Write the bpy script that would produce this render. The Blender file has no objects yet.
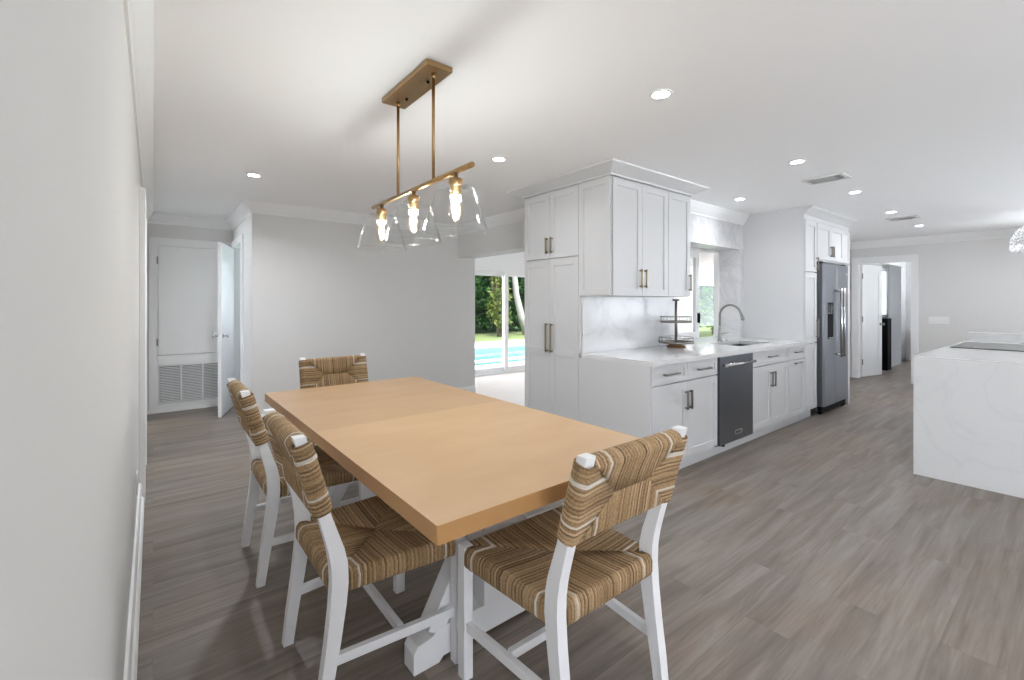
import bpy, bmesh, math, random
from mathutils import Vector, Matrix

random.seed(7)
SC = bpy.context.scene
COL = SC.collection
R = math.radians
CEIL = 2.43

# ------------------------------------------------------------------ mesh builder
class MB:
    def __init__(s):
        s.bm = bmesh.new()
        s.tone = s.bm.verts.layers.float.new('tone')

    def box(s, x0, x1, y0, y1, z0, z1, bev=0.0, M=None):
        if x0 > x1: x0, x1 = x1, x0
        if y0 > y1: y0, y1 = y1, y0
        if z0 > z1: z0, z1 = z1, z0
        vs = [s.bm.verts.new((x, y, z)) for z in (z0, z1) for y in (y0, y1) for x in (x0, x1)]
        f = [(0, 2, 3, 1), (4, 5, 7, 6), (0, 1, 5, 4), (2, 6, 7, 3), (0, 4, 6, 2), (1, 3, 7, 5)]
        fs = [s.bm.faces.new([vs[i] for i in q]) for q in f]
        if bev > 0:
            es = set(e for fa in fs for e in fa.edges)
            r = bmesh.ops.bevel(s.bm, geom=list(es), offset=bev, segments=2, profile=0.6, affect='EDGES', clamp_overlap=True)
            vs = list(set(v for v in r['verts']) | set(v for v in vs if v.is_valid))
        if M is not None:
            for v in vs:
                if v.is_valid: v.co = M @ v.co
        return s

    def tube(s, pts, r, seg=8, cap=True, tone=0.0, flat=None, smooth=True):
        pts = [Vector(p) for p in pts]
        n = len(pts)
        rr = r if isinstance(r, (list, tuple)) else [r] * n
        T = []
        for i in range(n):
            a = pts[max(0, i - 1)]; b = pts[min(n - 1, i + 1)]
            d = (b - a)
            T.append(d.normalized() if d.length > 1e-9 else Vector((0, 0, 1)))
        ref = Vector((0, 0, 1)) if abs(T[0].z) < 0.9 else Vector((1, 0, 0))
        N = T[0].cross(ref).normalized()
        rings = []
        for i in range(n):
            if i:
                ax = T[i - 1].cross(T[i])
                if ax.length > 1e-8:
                    N = Matrix.Rotation(T[i - 1].angle(T[i]), 3, ax.normalized()) @ N
            B = T[i].cross(N).normalized()
            ring = []
            for k in range(seg):
                a = 2 * math.pi * k / seg
                v = s.bm.verts.new(pts[i] + (N * math.cos(a) + B * math.sin(a)) * rr[i])
                v[s.tone] = tone
                ring.append(v)
            rings.append(ring)
        for i in range(n - 1):
            for k in range(seg):
                f = s.bm.faces.new((rings[i][k], rings[i][(k + 1) % seg], rings[i + 1][(k + 1) % seg], rings[i + 1][k]))
                f.smooth = smooth
        if cap:
            s.bm.faces.new(list(reversed(rings[0]))); s.bm.faces.new(rings[-1])
        return s

    def cyl(s, p0, p1, r, seg=20, r2=None):
        return s.tube([p0, p1], [r, r if r2 is None else r2], seg)

    def bar(s, p0, p1, w, h, up=(0, 0, 1), bev=0.0):
        p0 = Vector(p0); p1 = Vector(p1)
        d = p1 - p0; L = d.length; d.normalize()
        u = Vector(up); sx = d.cross(u).normalized(); u = sx.cross(d).normalized()
        M = Matrix(((d.x, sx.x, u.x, p0.x), (d.y, sx.y, u.y, p0.y), (d.z, sx.z, u.z, p0.z), (0, 0, 0, 1)))
        return s.box(0, L, -w / 2, w / 2, -h / 2, h / 2, bev, M)

    def lathe(s, prof, c, seg=32, close=False):
        rings = []
        for r, z in prof:
            rings.append([s.bm.verts.new((c[0] + r * math.cos(2 * math.pi * k / seg), c[1] + r * math.sin(2 * math.pi * k / seg), c[2] + z)) for k in range(seg)] if r > 1e-6 else [s.bm.verts.new((c[0], c[1], c[2] + z))])
        pr = list(zip(rings, rings[1:]))
        if close: pr.append((rings[-1], rings[0]))
        for a, b in pr:
            for k in range(seg):
                k2 = (k + 1) % seg
                if len(a) == 1 and len(b) == 1: continue
                if len(a) == 1: f = s.bm.faces.new((a[0], b[k2], b[k]))
                elif len(b) == 1: f = s.bm.faces.new((a[k], a[k2], b[0]))
                else: f = s.bm.faces.new((a[k], a[k2], b[k2], b[k]))
                f.smooth = True
        return s

    def prism(s, poly, axis, a0, a1, bev=0.0):
        def P(p, a):
            if axis == 'z': return (p[0], p[1], a)
            if axis == 'y': return (p[0], a, p[1])
            return (a, p[0], p[1])
        A = [s.bm.verts.new(P(p, a0)) for p in poly]
        B = [s.bm.verts.new(P(p, a1)) for p in poly]
        n = len(poly); fs = []
        fs.append(s.bm.faces.new(A)); fs.append(s.bm.faces.new(list(reversed(B))))
        for i in range(n):
            fs.append(s.bm.faces.new((A[i], B[i], B[(i + 1) % n], A[(i + 1) % n])))
        if bev:
            es = set(e for f in fs for e in f.edges)
            bmesh.ops.bevel(s.bm, geom=list(es), offset=bev, segments=2, profile=0.6, affect='EDGES', clamp_overlap=True)
        return s

    def sweep(s, prof, path, left=True):
        """profile (offset from wall, z) swept along a plan polyline; offset is to the left (or right) of travel."""
        n = len(path); P = [Vector((p[0], p[1])) for p in path]
        rings = []
        for i in range(n):
            ds = []
            if i > 0: ds.append((P[i] - P[i - 1]).normalized())
            if i < n - 1: ds.append((P[i + 1] - P[i]).normalized())
            ns = [Vector((-d.y, d.x)) * (1 if left else -1) for d in ds]
            if len(ns) == 2:
                m = (ns[0] + ns[1]); m.normalize(); m = m / max(0.2, m.dot(ns[0]))
            else: m = ns[0]
            rings.append([s.bm.verts.new((P[i].x + m.x * o, P[i].y + m.y * o, z)) for o, z in prof])
        k = len(prof)
        for a, b in zip(rings, rings[1:]):
            for j in range(k):
                s.bm.faces.new((a[j], a[(j + 1) % k], b[(j + 1) % k], b[j]))
        s.bm.faces.new(rings[0]); s.bm.faces.new(list(reversed(rings[-1])))
        return s

    def leaf(s, c, d, n, L, W, tone=0.0):
        d = d.normalized(); sd = d.cross(n)
        if sd.length < 1e-4: sd = d.cross(Vector((1, 0.3, 0.2)))
        sd.normalize()
        q = [c, c + d * L * .5 + sd * W * .5, c + d * L, c + d * L * .5 - sd * W * .5]
        vs = [s.bm.verts.new(p) for p in q]
        for v in vs: v[s.tone] = tone
        s.bm.faces.new(vs)

    def build(s, name, mat, parent=None, fixn=True):
        if fixn: bmesh.ops.recalc_face_normals(s.bm, faces=s.bm.faces[:])
        off = Vector((0, 0, 0))
        if parent is not None:
            p = parent
            while p is not None:
                off += p.location; p = p.parent
        else:
            xs = [v.co for v in s.bm.verts]
            off = Vector(((min(v.x for v in xs) + max(v.x for v in xs)) / 2, (min(v.y for v in xs) + max(v.y for v in xs)) / 2, min(v.z for v in xs)))
        bmesh.ops.translate(s.bm, verts=s.bm.verts[:], vec=-off)
        me = bpy.data.meshes.new(name)
        s.bm.to_mesh(me); s.bm.free()
        for m in (mat if isinstance(mat, (list, tuple)) else [mat]): me.materials.append(m)
        o = bpy.data.objects.new(name, me); COL.objects.link(o)
        if parent is not None: o.parent = parent
        else: o.location = off
        return o

def tag(o, label=None, cat=None, group=None, kind=None):
    if label: o['label'] = label
    if cat: o['category'] = cat
    if group: o['group'] = group
    if kind: o['kind'] = kind
    return o

def thing(name, loc, label, cat, group=None):
    o = bpy.data.objects.new(name, None); COL.objects.link(o)
    o.empty_display_size = 0.1; o.location = loc
    return tag(o, label, cat, group)

def struct(name, mb, mat, parent=None):
    o = mb.build(name, mat, parent)
    if parent is None: o['kind'] = 'structure'
    return o

def copy_tree(o, parent=None):
    c = o.copy(); COL.objects.link(c)
    if parent is not None: c.parent = parent
    for ch in [k for k in o.children]: copy_tree(ch, c)
    return c

def lin(r, g=None, b=None):
    if g is None: g = b = r
    f = lambda v: (v / 255 / 12.92) if v / 255 <= .04045 else ((v / 255 + .055) / 1.055) ** 2.4
    return (f(r), f(g), f(b), 1)

# ------------------------------------------------------------------ materials
def mat(name, col, rough=.5, metal=0.0, spec=.5, noise=None, bump=None, coat=0.0, emit=None):
    m = bpy.data.materials.new(name); m.use_nodes = True
    nt = m.node_tree; b = nt.nodes['Principled BSDF']
    b.inputs['Base Color'].default_value = col
    b.inputs['Roughness'].default_value = rough
    b.inputs['Metallic'].default_value = metal
    b.inputs['Specular IOR Level'].default_value = spec
    b.inputs['Coat Weight'].default_value = coat
    if emit:
        b.inputs['Emission Color'].default_value = emit[0]; b.inputs['Emission Strength'].default_value = emit[1]
    tc = nt.nodes.new('ShaderNodeTexCoord')
    if noise:   # (scale, amount)
        n = nt.nodes.new('ShaderNodeTexNoise'); n.inputs['Scale'].default_value = noise[0]; n.inputs['Detail'].default_value = 4
        nt.links.new(tc.outputs['Object'], n.inputs['Vector'])
        mx = nt.nodes.new('ShaderNodeMix'); mx.data_type = 'RGBA'; mx.blend_type = 'MIX'
        k = noise[1]
        mx.inputs['A'].default_value = (col[0] * (1 - k), col[1] * (1 - k), col[2] * (1 - k), 1)
        mx.inputs['B'].default_value = (min(1, col[0] * (1 + k)), min(1, col[1] * (1 + k)), min(1, col[2] * (1 + k)), 1)
        nt.links.new(n.outputs['Fac'], mx.inputs['Factor']); nt.links.new(mx.outputs['Result'], b.inputs['Base Color'])
    if bump:    # (scale, strength, distance)
        n2 = nt.nodes.new('ShaderNodeTexNoise'); n2.inputs['Scale'].default_value = bump[0]; n2.inputs['Detail'].default_value = 3
        nt.links.new(tc.outputs['Object'], n2.inputs['Vector'])
        bp = nt.nodes.new('ShaderNodeBump'); bp.inputs['Strength'].default_value = bump[1]; bp.inputs['Distance'].default_value = bump[2]
        nt.links.new(n2.outputs['Fac'], bp.inputs['Height']); nt.links.new(bp.outputs['Normal'], b.inputs['Normal'])
    return m

def thin_glass(name, tint=(1, 1, 1, 1), ior=1.45, rough=0.0):
    m = bpy.data.materials.new(name); m.use_nodes = True
    nt = m.node_tree; nt.nodes.clear()
    o = nt.nodes.new('ShaderNodeOutputMaterial')
    t = nt.nodes.new('ShaderNodeBsdfTransparent'); t.inputs['Color'].default_value = tint
    g = nt.nodes.new('ShaderNodeBsdfGlossy'); g.inputs['Roughness'].default_value = rough
    lw = nt.nodes.new('ShaderNodeLayerWeight'); lw.inputs['Blend'].default_value = .5
    pw = nt.nodes.new('ShaderNodeMath'); pw.operation = 'POWER'; pw.inputs[1].default_value = 4.5; nt.links.new(lw.outputs['Facing'], pw.inputs[0])
    fr = nt.nodes.new('ShaderNodeMath'); fr.operation = 'MULTIPLY_ADD'; r0 = ((ior - 1) / (ior + 1)) ** 2
    fr.inputs[1].default_value = (1 - r0) * .8; fr.inputs[2].default_value = r0; nt.links.new(pw.outputs[0], fr.inputs[0])
    mx = nt.nodes.new('ShaderNodeMixShader')
    nt.links.new(fr.outputs[0], mx.inputs[0]); nt.links.new(t.outputs[0], mx.inputs[1]); nt.links.new(g.outputs[0], mx.inputs[2])
    nt.links.new(mx.outputs[0], o.inputs['Surface'])
    return m

def emitter(name, col, strength):
    m = bpy.data.materials.new(name); m.use_nodes = True
    nt = m.node_tree; nt.nodes.clear()
    o = nt.nodes.new('ShaderNodeOutputMaterial'); e = nt.nodes.new('ShaderNodeEmission')
    e.inputs['Color'].default_value = col; e.inputs['Strength'].default_value = strength
    nt.links.new(e.outputs[0], o.inputs['Surface'])
    return m

def ramp(nt, stops):
    r = nt.nodes.new('ShaderNodeValToRGB'); el = r.color_ramp.elements
    while len(el) > 1: el.remove(el[0])
    el[0].position = stops[0][0]; el[0].color = stops[0][1]
    for p, c in stops[1:]:
        e = el.new(p); e.color = c
    return r

M = {}
M['wall'] = mat('wall_paint', lin(219, 218, 216), .85, bump=(220, .04, .002))
M['white'] = mat('white_trim_paint', lin(235, 235, 234), .45)
M['ceiling'] = mat('ceiling_paint', lin(246, 246, 246), .9)
M['cab'] = mat('white_cabinet_lacquer', lin(205, 205, 205), .4)
M['cab_in'] = mat('cabinet_gap', lin(120, 120, 118), .7)
M['chair_white'] = mat('white_chair_paint', lin(236, 236, 237), .42, noise=(8, .02))
M['brass'] = mat('brushed_brass', lin(172, 142, 100), .32, 1.0, noise=(40, .08))
M['champagne'] = mat('champagne_bronze', lin(172, 160, 136), .32, 1.0)
M['nickel'] = mat('brushed_nickel', lin(150, 147, 140), .33, 1.0)
M['chrome'] = mat('chrome', lin(205, 205, 205), .15, 1.0)
M['steel'] = mat('sink_steel', lin(62, 62, 63), .5, .4)
M['faucet'] = mat('faucet_metal', lin(150, 148, 145), .3, 1.0)
M['blacksteel'] = mat('black_stainless', lin(112, 115, 121), .36, .85, noise=(2.5, .05))
M['fridge'] = mat('grey_stainless', lin(116, 118, 123), .42, .7, noise=(2.0, .05))
M['dark'] = mat('dark_plastic', lin(13, 13, 14), .75, spec=.12)
M['black_glass'] = mat('black_glass', lin(30, 31, 34), .12)
M['rack'] = mat('rack_metal', lin(136, 132, 126), .42, .7)
M['rackwood'] = mat('rack_wood', lin(150, 112, 78), .55, noise=(30, .15))
M['plate'] = mat('switch_plastic', lin(238, 238, 236), .35)
M['grille'] = mat('grille_metal', lin(222, 222, 221), .55)
M['hole'] = mat('duct_shadow', lin(48, 48, 50), .8)
M['glass'] = thin_glass('clear_glass', (.975, .98, .98, 1), 1.62, .02)
M['pane'] = thin_glass('window_glass', (.97, .985, .98, 1), 1.2)
M['bulbglass'] = thin_glass('amber_bulb_glass', (1, .93, .8, 1), 1.35)
M['filament'] = emitter('filament_glow', (1, .76, .44, 1), 16)
M['led'] = emitter('downlight_glow', (1, .97, .92, 1), 14)
M['string'] = mat('white_cotton_cord', lin(210, 202, 190), .8, bump=(260, .6, .002))
M['curtain'] = mat('curtain_cloth', lin(222, 222, 222), .85)
M['dresser'] = mat('grey_furniture', lin(120, 118, 116), .6)
def crystal_material():
    m = thin_glass('crystal_glass', (1, 1, 1, 1), 2.2, .02); nt = m.node_tree
    tr = nt.nodes.new('ShaderNodeBsdfTranslucent'); df = nt.nodes.new('ShaderNodeBsdfDiffuse')
    a = nt.nodes.new('ShaderNodeMixShader'); nt.links.new(tr.outputs[0], a.inputs[1]); nt.links.new(df.outputs[0], a.inputs[2])
    for n in (tr, df): n.inputs['Color'].default_value = (.95, .95, .95, 1)
    b = nt.nodes.new('ShaderNodeMixShader'); b.inputs[0].default_value = .45
    out = [n for n in nt.nodes if n.type == 'OUTPUT_MATERIAL'][0]; old = out.inputs['Surface'].links[0].from_socket
    nt.links.new(old, b.inputs[1]); nt.links.new(a.outputs[0], b.inputs[2]); nt.links.new(b.outputs[0], out.inputs['Surface'])
    return m
M['crystal'] = crystal_material()
M['soil'] = mat('soil', lin(96, 84, 66), .95, noise=(3, .3))
M['coping'] = mat('pool_coping', lin(235, 232, 226), .7)
M['deck'] = mat('patio_concrete', lin(205, 203, 200), .8, noise=(2, .06))
M['pooltile'] = mat('pool_tile', lin(120, 150, 160), .4)
M['poolin'] = mat('pool_plaster', lin(120, 205, 200), .7)
M['trunk'] = mat('palm_bark', lin(140, 134, 126), .85, noise=(9, .2), bump=(30, .5, .02))

def leafmat(name, stops, trans=.25):
    m = bpy.data.materials.new(name); m.use_nodes = True
    nt = m.node_tree; b = nt.nodes['Principled BSDF']
    at = nt.nodes.new('ShaderNodeAttribute'); at.attribute_name = 'tone'
    r = ramp(nt, stops)
    nt.links.new(at.outputs['Fac'], r.inputs[0]); nt.links.new(r.outputs[0], b.inputs['Base Color'])
    b.inputs['Roughness'].default_value = .7; b.inputs['Specular IOR Level'].default_value = .15
    tr = nt.nodes.new('ShaderNodeBsdfTranslucent'); nt.links.new(r.outputs[0], tr.inputs['Color'])
    mx = nt.nodes.new('ShaderNodeMixShader'); mx.inputs[0].default_value = trans
    nt.links.new(b.outputs[0], mx.inputs[1]); nt.links.new(tr.outputs[0], mx.inputs[2])
    nt.links.new(mx.outputs[0], nt.nodes['Material Output'].inputs['Surface'])
    return m
M['leaf_dark'] = leafmat('dark_green_leaves', [(0, lin(16, 34, 14)), (.6, lin(40, 70, 32)), (1, lin(84, 114, 62))])
M['leaf_mid'] = leafmat('mid_green_leaves', [(0, lin(30, 58, 24)), (.6, lin(62, 100, 46)), (1, lin(104, 136, 68))])
M['leaf_bush'] = leafmat('bush_leaves', [(0, lin(24, 50, 16)), (.6, lin(54, 92, 32)), (1, lin(92, 124, 48))], .2)
M['leaf_yellow'] = leafmat('yellow_green_leaves', [(0, lin(50, 64, 26)), (.6, lin(88, 98, 44)), (1, lin(126, 126, 68))])
M['grass'] = mat('lawn_grass', lin(96, 104, 54), .9, noise=(5, .3), bump=(60, .6, .02))

def rush_material():
    m = bpy.data.materials.new('woven_rush'); m.use_nodes = True
    nt = m.node_tree; b = nt.nodes['Principled BSDF']
    at = nt.nodes.new('ShaderNodeAttribute'); at.attribute_name = 'tone'
    tc = nt.nodes.new('ShaderNodeTexCoord')
    n = nt.nodes.new('ShaderNodeTexNoise'); n.inputs['Scale'].default_value = 160; n.inputs['Detail'].default_value = 4
    nt.links.new(tc.outputs['Object'], n.inputs['Vector'])
    ad = nt.nodes.new('ShaderNodeMath'); ad.operation = 'MULTIPLY_ADD'; ad.inputs[1].default_value = .8; ad.inputs[2].default_value = -.4
    nt.links.new(n.outputs['Fac'], ad.inputs[0])
    a2 = nt.nodes.new('ShaderNodeMath'); a2.operation = 'ADD'
    nt.links.new(at.outputs['Fac'], a2.inputs[0]); nt.links.new(ad.outputs[0], a2.inputs[1])
    r = ramp(nt, [(0, lin(92, 68, 44)), (.35, lin(140, 112, 78)), (.65, lin(172, 143, 104)), (1, lin(200, 174, 138))])
    nt.links.new(a2.outputs[0], r.inputs[0]); nt.links.new(r.outputs[0], b.inputs['Base Color'])
    b.inputs['Roughness'].default_value = .7
    n2 = nt.nodes.new('ShaderNodeTexNoise'); n2.inputs['Scale'].default_value = 330; n2.inputs['Detail'].default_value = 2
    nt.links.new(tc.outputs['Object'], n2.inputs['Vector'])
    bp = nt.nodes.new('ShaderNodeBump'); bp.inputs['Strength'].default_value = .5; bp.inputs['Distance'].default_value = .002
    nt.links.new(n2.outputs['Fac'], bp.inputs['Height']); nt.links.new(bp.outputs['Normal'], b.inputs['Normal'])
    return m
M['rush'] = rush_material()

def floor_material():
    m = bpy.data.materials.new('grey_oak_vinyl_planks'); m.use_nodes = True
    nt = m.node_tree; b = nt.nodes['Principled BSDF']; L = nt.links
    geo = nt.nodes.new('ShaderNodeNewGeometry')
    br = nt.nodes.new('ShaderNodeTexBrick'); br.offset = .37; br.offset_frequency = 2
    br.inputs['Scale'].default_value = 1; br.inputs['Brick Width'].default_value = 1.22; br.inputs['Row Height'].default_value = .182
    br.inputs['Mortar Size'].default_value = .0012; br.inputs['Mortar Smooth'].default_value = .3
    br.inputs['Color1'].default_value = (0, 0, 0, 1); br.inputs['Color2'].default_value = (1, 1, 1, 1); br.inputs['Mortar'].default_value = (.3, .3, .3, 1)
    L.new(geo.outputs['Position'], br.inputs['Vector'])
    # per-plank offset of the grain
    sx = nt.nodes.new('ShaderNodeVectorMath'); sx.operation = 'MULTIPLY'; sx.inputs[1].default_value = (1.1, 13, 1)
    L.new(geo.outputs['Position'], sx.inputs[0])
    ad = nt.nodes.new('ShaderNodeVectorMath'); ad.operation = 'ADD'
    sc = nt.nodes.new('ShaderNodeVectorMath'); sc.operation = 'SCALE'; sc.inputs['Scale'].default_value = 7.3
    L.new(br.outputs['Color'], sc.inputs[0]); L.new(sx.outputs[0], ad.inputs[0]); L.new(sc.outputs[0], ad.inputs[1])
    n = nt.nodes.new('ShaderNodeTexNoise'); n.inputs['Scale'].default_value = 1.0; n.inputs['Detail'].default_value = 7; n.inputs['Roughness'].default_value = .62; n.inputs['Distortion'].default_value = .6
    L.new(ad.outputs[0], n.inputs['Vector'])
    n2 = nt.nodes.new('ShaderNodeTexNoise'); n2.inputs['Scale'].default_value = 1.0; n2.inputs['Detail'].default_value = 5
    s2 = nt.nodes.new('ShaderNodeVectorMath'); s2.operation = 'MULTIPLY'; s2.inputs[1].default_value = (4, 90, 1)
    L.new(geo.outputs['Position'], s2.inputs[0]); L.new(s2.outputs[0], n2.inputs['Vector'])
    n3 = nt.nodes.new('ShaderNodeTexNoise'); n3.inputs['Scale'].default_value = .9; n3.inputs['Detail'].default_value = 2
    L.new(geo.outputs['Position'], n3.inputs['Vector'])
    r = ramp(nt, [(.28, lin(104, 93, 84)), (.45, lin(124, 114, 105)), (.58, lin(137, 128, 120)), (.74, lin(149, 142, 135))])
    L.new(n.outputs['Fac'], r.inputs[0])
    mx = nt.nodes.new('ShaderNodeMix'); mx.data_type = 'RGBA'; mx.blend_type = 'MULTIPLY'; mx.inputs['Factor'].default_value = 1
    r2 = ramp(nt, [(.3, (.86, .855, .85, 1)), (.6, (1, 1, 1, 1))]); L.new(n2.outputs['Fac'], r2.inputs[0])
    L.new(r.outputs[0], mx.inputs['A']); L.new(r2.outputs[0], mx.inputs['B'])
    mx2 = nt.nodes.new('ShaderNodeMix'); mx2.data_type = 'RGBA'; mx2.blend_type = 'MULTIPLY'; mx2.inputs['Factor'].default_value = 1
    r3 = ramp(nt, [(0, (.95, .945, .94, 1)), (1, (1.03, 1.03, 1.03, 1))]); L.new(br.outputs['Color'], r3.inputs[0])
    L.new(mx.outputs['Result'], mx2.inputs['A']); L.new(r3.outputs[0], mx2.inputs['B'])
    mx3 = nt.nodes.new('ShaderNodeMix'); mx3.data_type = 'RGBA'; mx3.blend_type = 'MULTIPLY'
    L.new(br.outputs['Fac'], mx3.inputs['Factor']); L.new(mx2.outputs['Result'], mx3.inputs['A']); mx3.inputs['B'].default_value = (.86, .85, .84, 1)
    mx4 = nt.nodes.new('ShaderNodeMix'); mx4.data_type = 'RGBA'; mx4.blend_type = 'MULTIPLY'; mx4.inputs['Factor'].default_value = 1
    r4 = ramp(nt, [(.35, (1.06, 1.0, .93, 1)), (.5, (1, 1, 1, 1)), (.65, (.95, .985, 1.02, 1))]); L.new(n3.outputs['Fac'], r4.inputs[0])
    L.new(mx3.outputs['Result'], mx4.inputs['A']); L.new(r4.outputs[0], mx4.inputs['B'])
    L.new(mx4.outputs['Result'], b.inputs['Base Color'])
    b.inputs['Roughness'].default_value = .42; b.inputs['Specular IOR Level'].default_value = .4
    bp = nt.nodes.new('ShaderNodeBump'); bp.inputs['Strength'].default_value = .12; bp.inputs['Distance'].default_value = .002
    L.new(n2.outputs['Fac'], bp.inputs['Height']); L.new(bp.outputs['Normal'], b.inputs['Normal'])
    return m
M['floor'] = floor_material()

def marble(name, base, vein, scale, rough, amount):
    m = bpy.data.materials.new(name); m.use_nodes = True
    nt = m.node_tree; b = nt.nodes['Principled BSDF']; L = nt.links
    geo = nt.nodes.new('ShaderNodeNewGeometry')
    n = nt.nodes.new('ShaderNodeTexNoise'); n.inputs['Scale'].default_value = scale; n.inputs['Detail'].default_value = 6; n.inputs['Distortion'].default_value = 1.6
    L.new(geo.outputs['Position'], n.inputs['Vector'])
    sb = nt.nodes.new('ShaderNodeMath'); sb.operation = 'SUBTRACT'; sb.inputs[1].default_value = .5
    ab = nt.nodes.new('ShaderNodeMath'); ab.operation = 'ABSOLUTE'
    L.new(n.outputs['Fac'], sb.inputs[0]); L.new(sb.outputs[0], ab.inputs[0])
    r = ramp(nt, [(0, vein), (amount * .35, tuple((vein[i] + base[i] * 2) / 3 for i in range(3)) + (1,)), (amount, base)])
    L.new(ab.outputs[0], r.inputs[0]); L.new(r.outputs[0], b.inputs['Base Color'])
    b.inputs['Roughness'].default_value = rough
    return m
M['quartz'] = marble('white_quartz', lin(215, 215, 214), lin(210, 210, 210), 1.3, .12, .04)
M['marble'] = marble('veined_marble', lin(218, 218, 218), lin(203, 203, 205), 1.9, .16, .12)

def table_material():
    m = bpy.data.materials.new('honey_veneer'); m.use_nodes = True
    nt = m.node_tree; b = nt.nodes['Principled BSDF']; L = nt.links
    tc = nt.nodes.new('ShaderNodeTexCoord')
    n = nt.nodes.new('ShaderNodeTexNoise'); n.inputs['Scale'].default_value = 2.4; n.inputs['Detail'].default_value = 5
    mp = nt.nodes.new('ShaderNodeVectorMath'); mp.operation = 'MULTIPLY'; mp.inputs[1].default_value = (1, 2.4, 1)
    L.new(tc.outputs['Object'], mp.inputs[0]); L.new(mp.outputs[0], n.inputs['Vector'])
    fine = nt.nodes.new('ShaderNodeTexNoise'); fine.inputs['Scale'].default_value = 60; fine.inputs['Detail'].default_value = 3
    f2 = nt.nodes.new('ShaderNodeVectorMath'); f2.operation = 'MULTIPLY'; f2.inputs[1].default_value = (.12, 3, 1)
    L.new(tc.outputs['Object'], f2.inputs[0]); L.new(f2.outputs[0], fine.inputs['Vector'])
    r = ramp(nt, [(.3, lin(194, 158, 117)), (.55, lin(200, 166, 126)), (.75, lin(206, 173, 135))])
    L.new(n.outputs['Fac'], r.inputs[0])
    # four leaves of veneer, the two far ones a shade deeper
    ck = nt.nodes.new('ShaderNodeSeparateXYZ'); L.new(tc.outputs['Object'], ck.inputs[0])
    gt = nt.nodes.new('ShaderNodeMath'); gt.operation = 'GREATER_THAN'; gt.inputs[1].default_value = -.01; L.new(ck.outputs['Y'], gt.inputs[0])
    mx = nt.nodes.new('ShaderNodeMix'); mx.data_type = 'RGBA'; mx.blend_type = 'MULTIPLY'; mx.inputs['B'].default_value = (.88, .865, .85, 1)
    L.new(gt.outputs[0], mx.inputs['Factor']); L.new(r.outputs[0], mx.inputs['A'])
    mx2 = nt.nodes.new('ShaderNodeMix'); mx2.data_type = 'RGBA'; mx2.blend_type = 'MULTIPLY'; mx2.inputs['Factor'].default_value = 1
    r2 = ramp(nt, [(.3, (.965, .96, .95, 1)), (.7, (1, 1, 1, 1))]); L.new(fine.outputs['Fac'], r2.inputs[0])
    L.new(mx.outputs['Result'], mx2.inputs['A']); L.new(r2.outputs[0], mx2.inputs['B'])
    L.new(mx2.outputs['Result'], b.inputs['Base Color'])
    b.inputs['Roughness'].default_value = .36
    return m
M['table'] = table_material()

def tile_material():
    m = bpy.data.materials.new('sunroom_tile'); m.use_nodes = True
    nt = m.node_tree; b = nt.nodes['Principled BSDF']; L = nt.links
    geo = nt.nodes.new('ShaderNodeNewGeometry')
    br = nt.nodes.new('ShaderNodeTexBrick'); br.offset = 0
    br.inputs['Scale'].default_value = 1; br.inputs['Brick Width'].default_value = .6; br.inputs['Row Height'].default_value = .6; br.inputs['Mortar Size'].default_value = .004
    br.inputs['Color1'].default_value = lin(218, 199, 188); br.inputs['Color2'].default_value = lin(213, 193, 182); br.inputs['Mortar'].default_value = lin(184, 176, 171)
    L.new(geo.outputs['Position'], br.inputs['Vector']); L.new(br.outputs['Color'], b.inputs['Base Color'])
    b.inputs['Roughness'].default_value = .3
    return m
M['tile'] = tile_material()

def water_material():
    m = mat('pool_water', lin(74, 130, 122), .06, noise=(1.5, .08), bump=(6, .25, .03))
    return m
M['water'] = water_material()

# ------------------------------------------------------------------ room shell
LW = -.075                       # face of the left wall
BY, HY = 5.556, 7.03             # dining back wall, hall back wall
HX = .833                        # hall right wall
KX0, KX1 = 3.405, 3.695          # partition / header between dining and sunroom
KY0, KY1 = 2.663, 2.993          # kitchen wall
RX = 9.9                         # wall at the end of the kitchen
SY = 6.85                        # sliding doors of the sunroom

m = MB(); m.box(-4.5, 3.70, -4.5, 2.99, -.1, 0); m.box(LW - .12, 3.70, 2.99, HY + .1, -.1, 0); m.box(-2.4, LW - .12, 5.3, HY + .1, -.1, 0); m.box(3.70, 10.02, -4.5, 2.99, -.1, 0); m.box(10.02, 14.1, -.35, 2.99, -.1, 0)
struct('floor', m, M['floor'])
m = MB(); m.box(3.70, 16.0, 2.995, SY + .05, -.1, 0.0)
struct('floor_sunroom', m, M['tile'])
m = MB(); m.box(-4.5, 10.02, -4.5, 2.99, CEIL, CEIL + .12); m.box(10.02, 14.1, -.35, 2.99, CEIL, CEIL + .12); m.box(LW - .2, 3.70, 2.99, HY + .2, CEIL, CEIL + .12); m.box(-2.4, LW - .2, 5.2, HY + .2, CEIL, CEIL + .12)  # last box roofs the added side room, keeping sun off the hall
struct('ceiling', m, M['ceiling'])
m = MB(); m.box(3.70, 16.0, 2.99, SY + .35, 2.36, 2.55)
struct('ceiling_sunroom', m, M['ceiling'])

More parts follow.
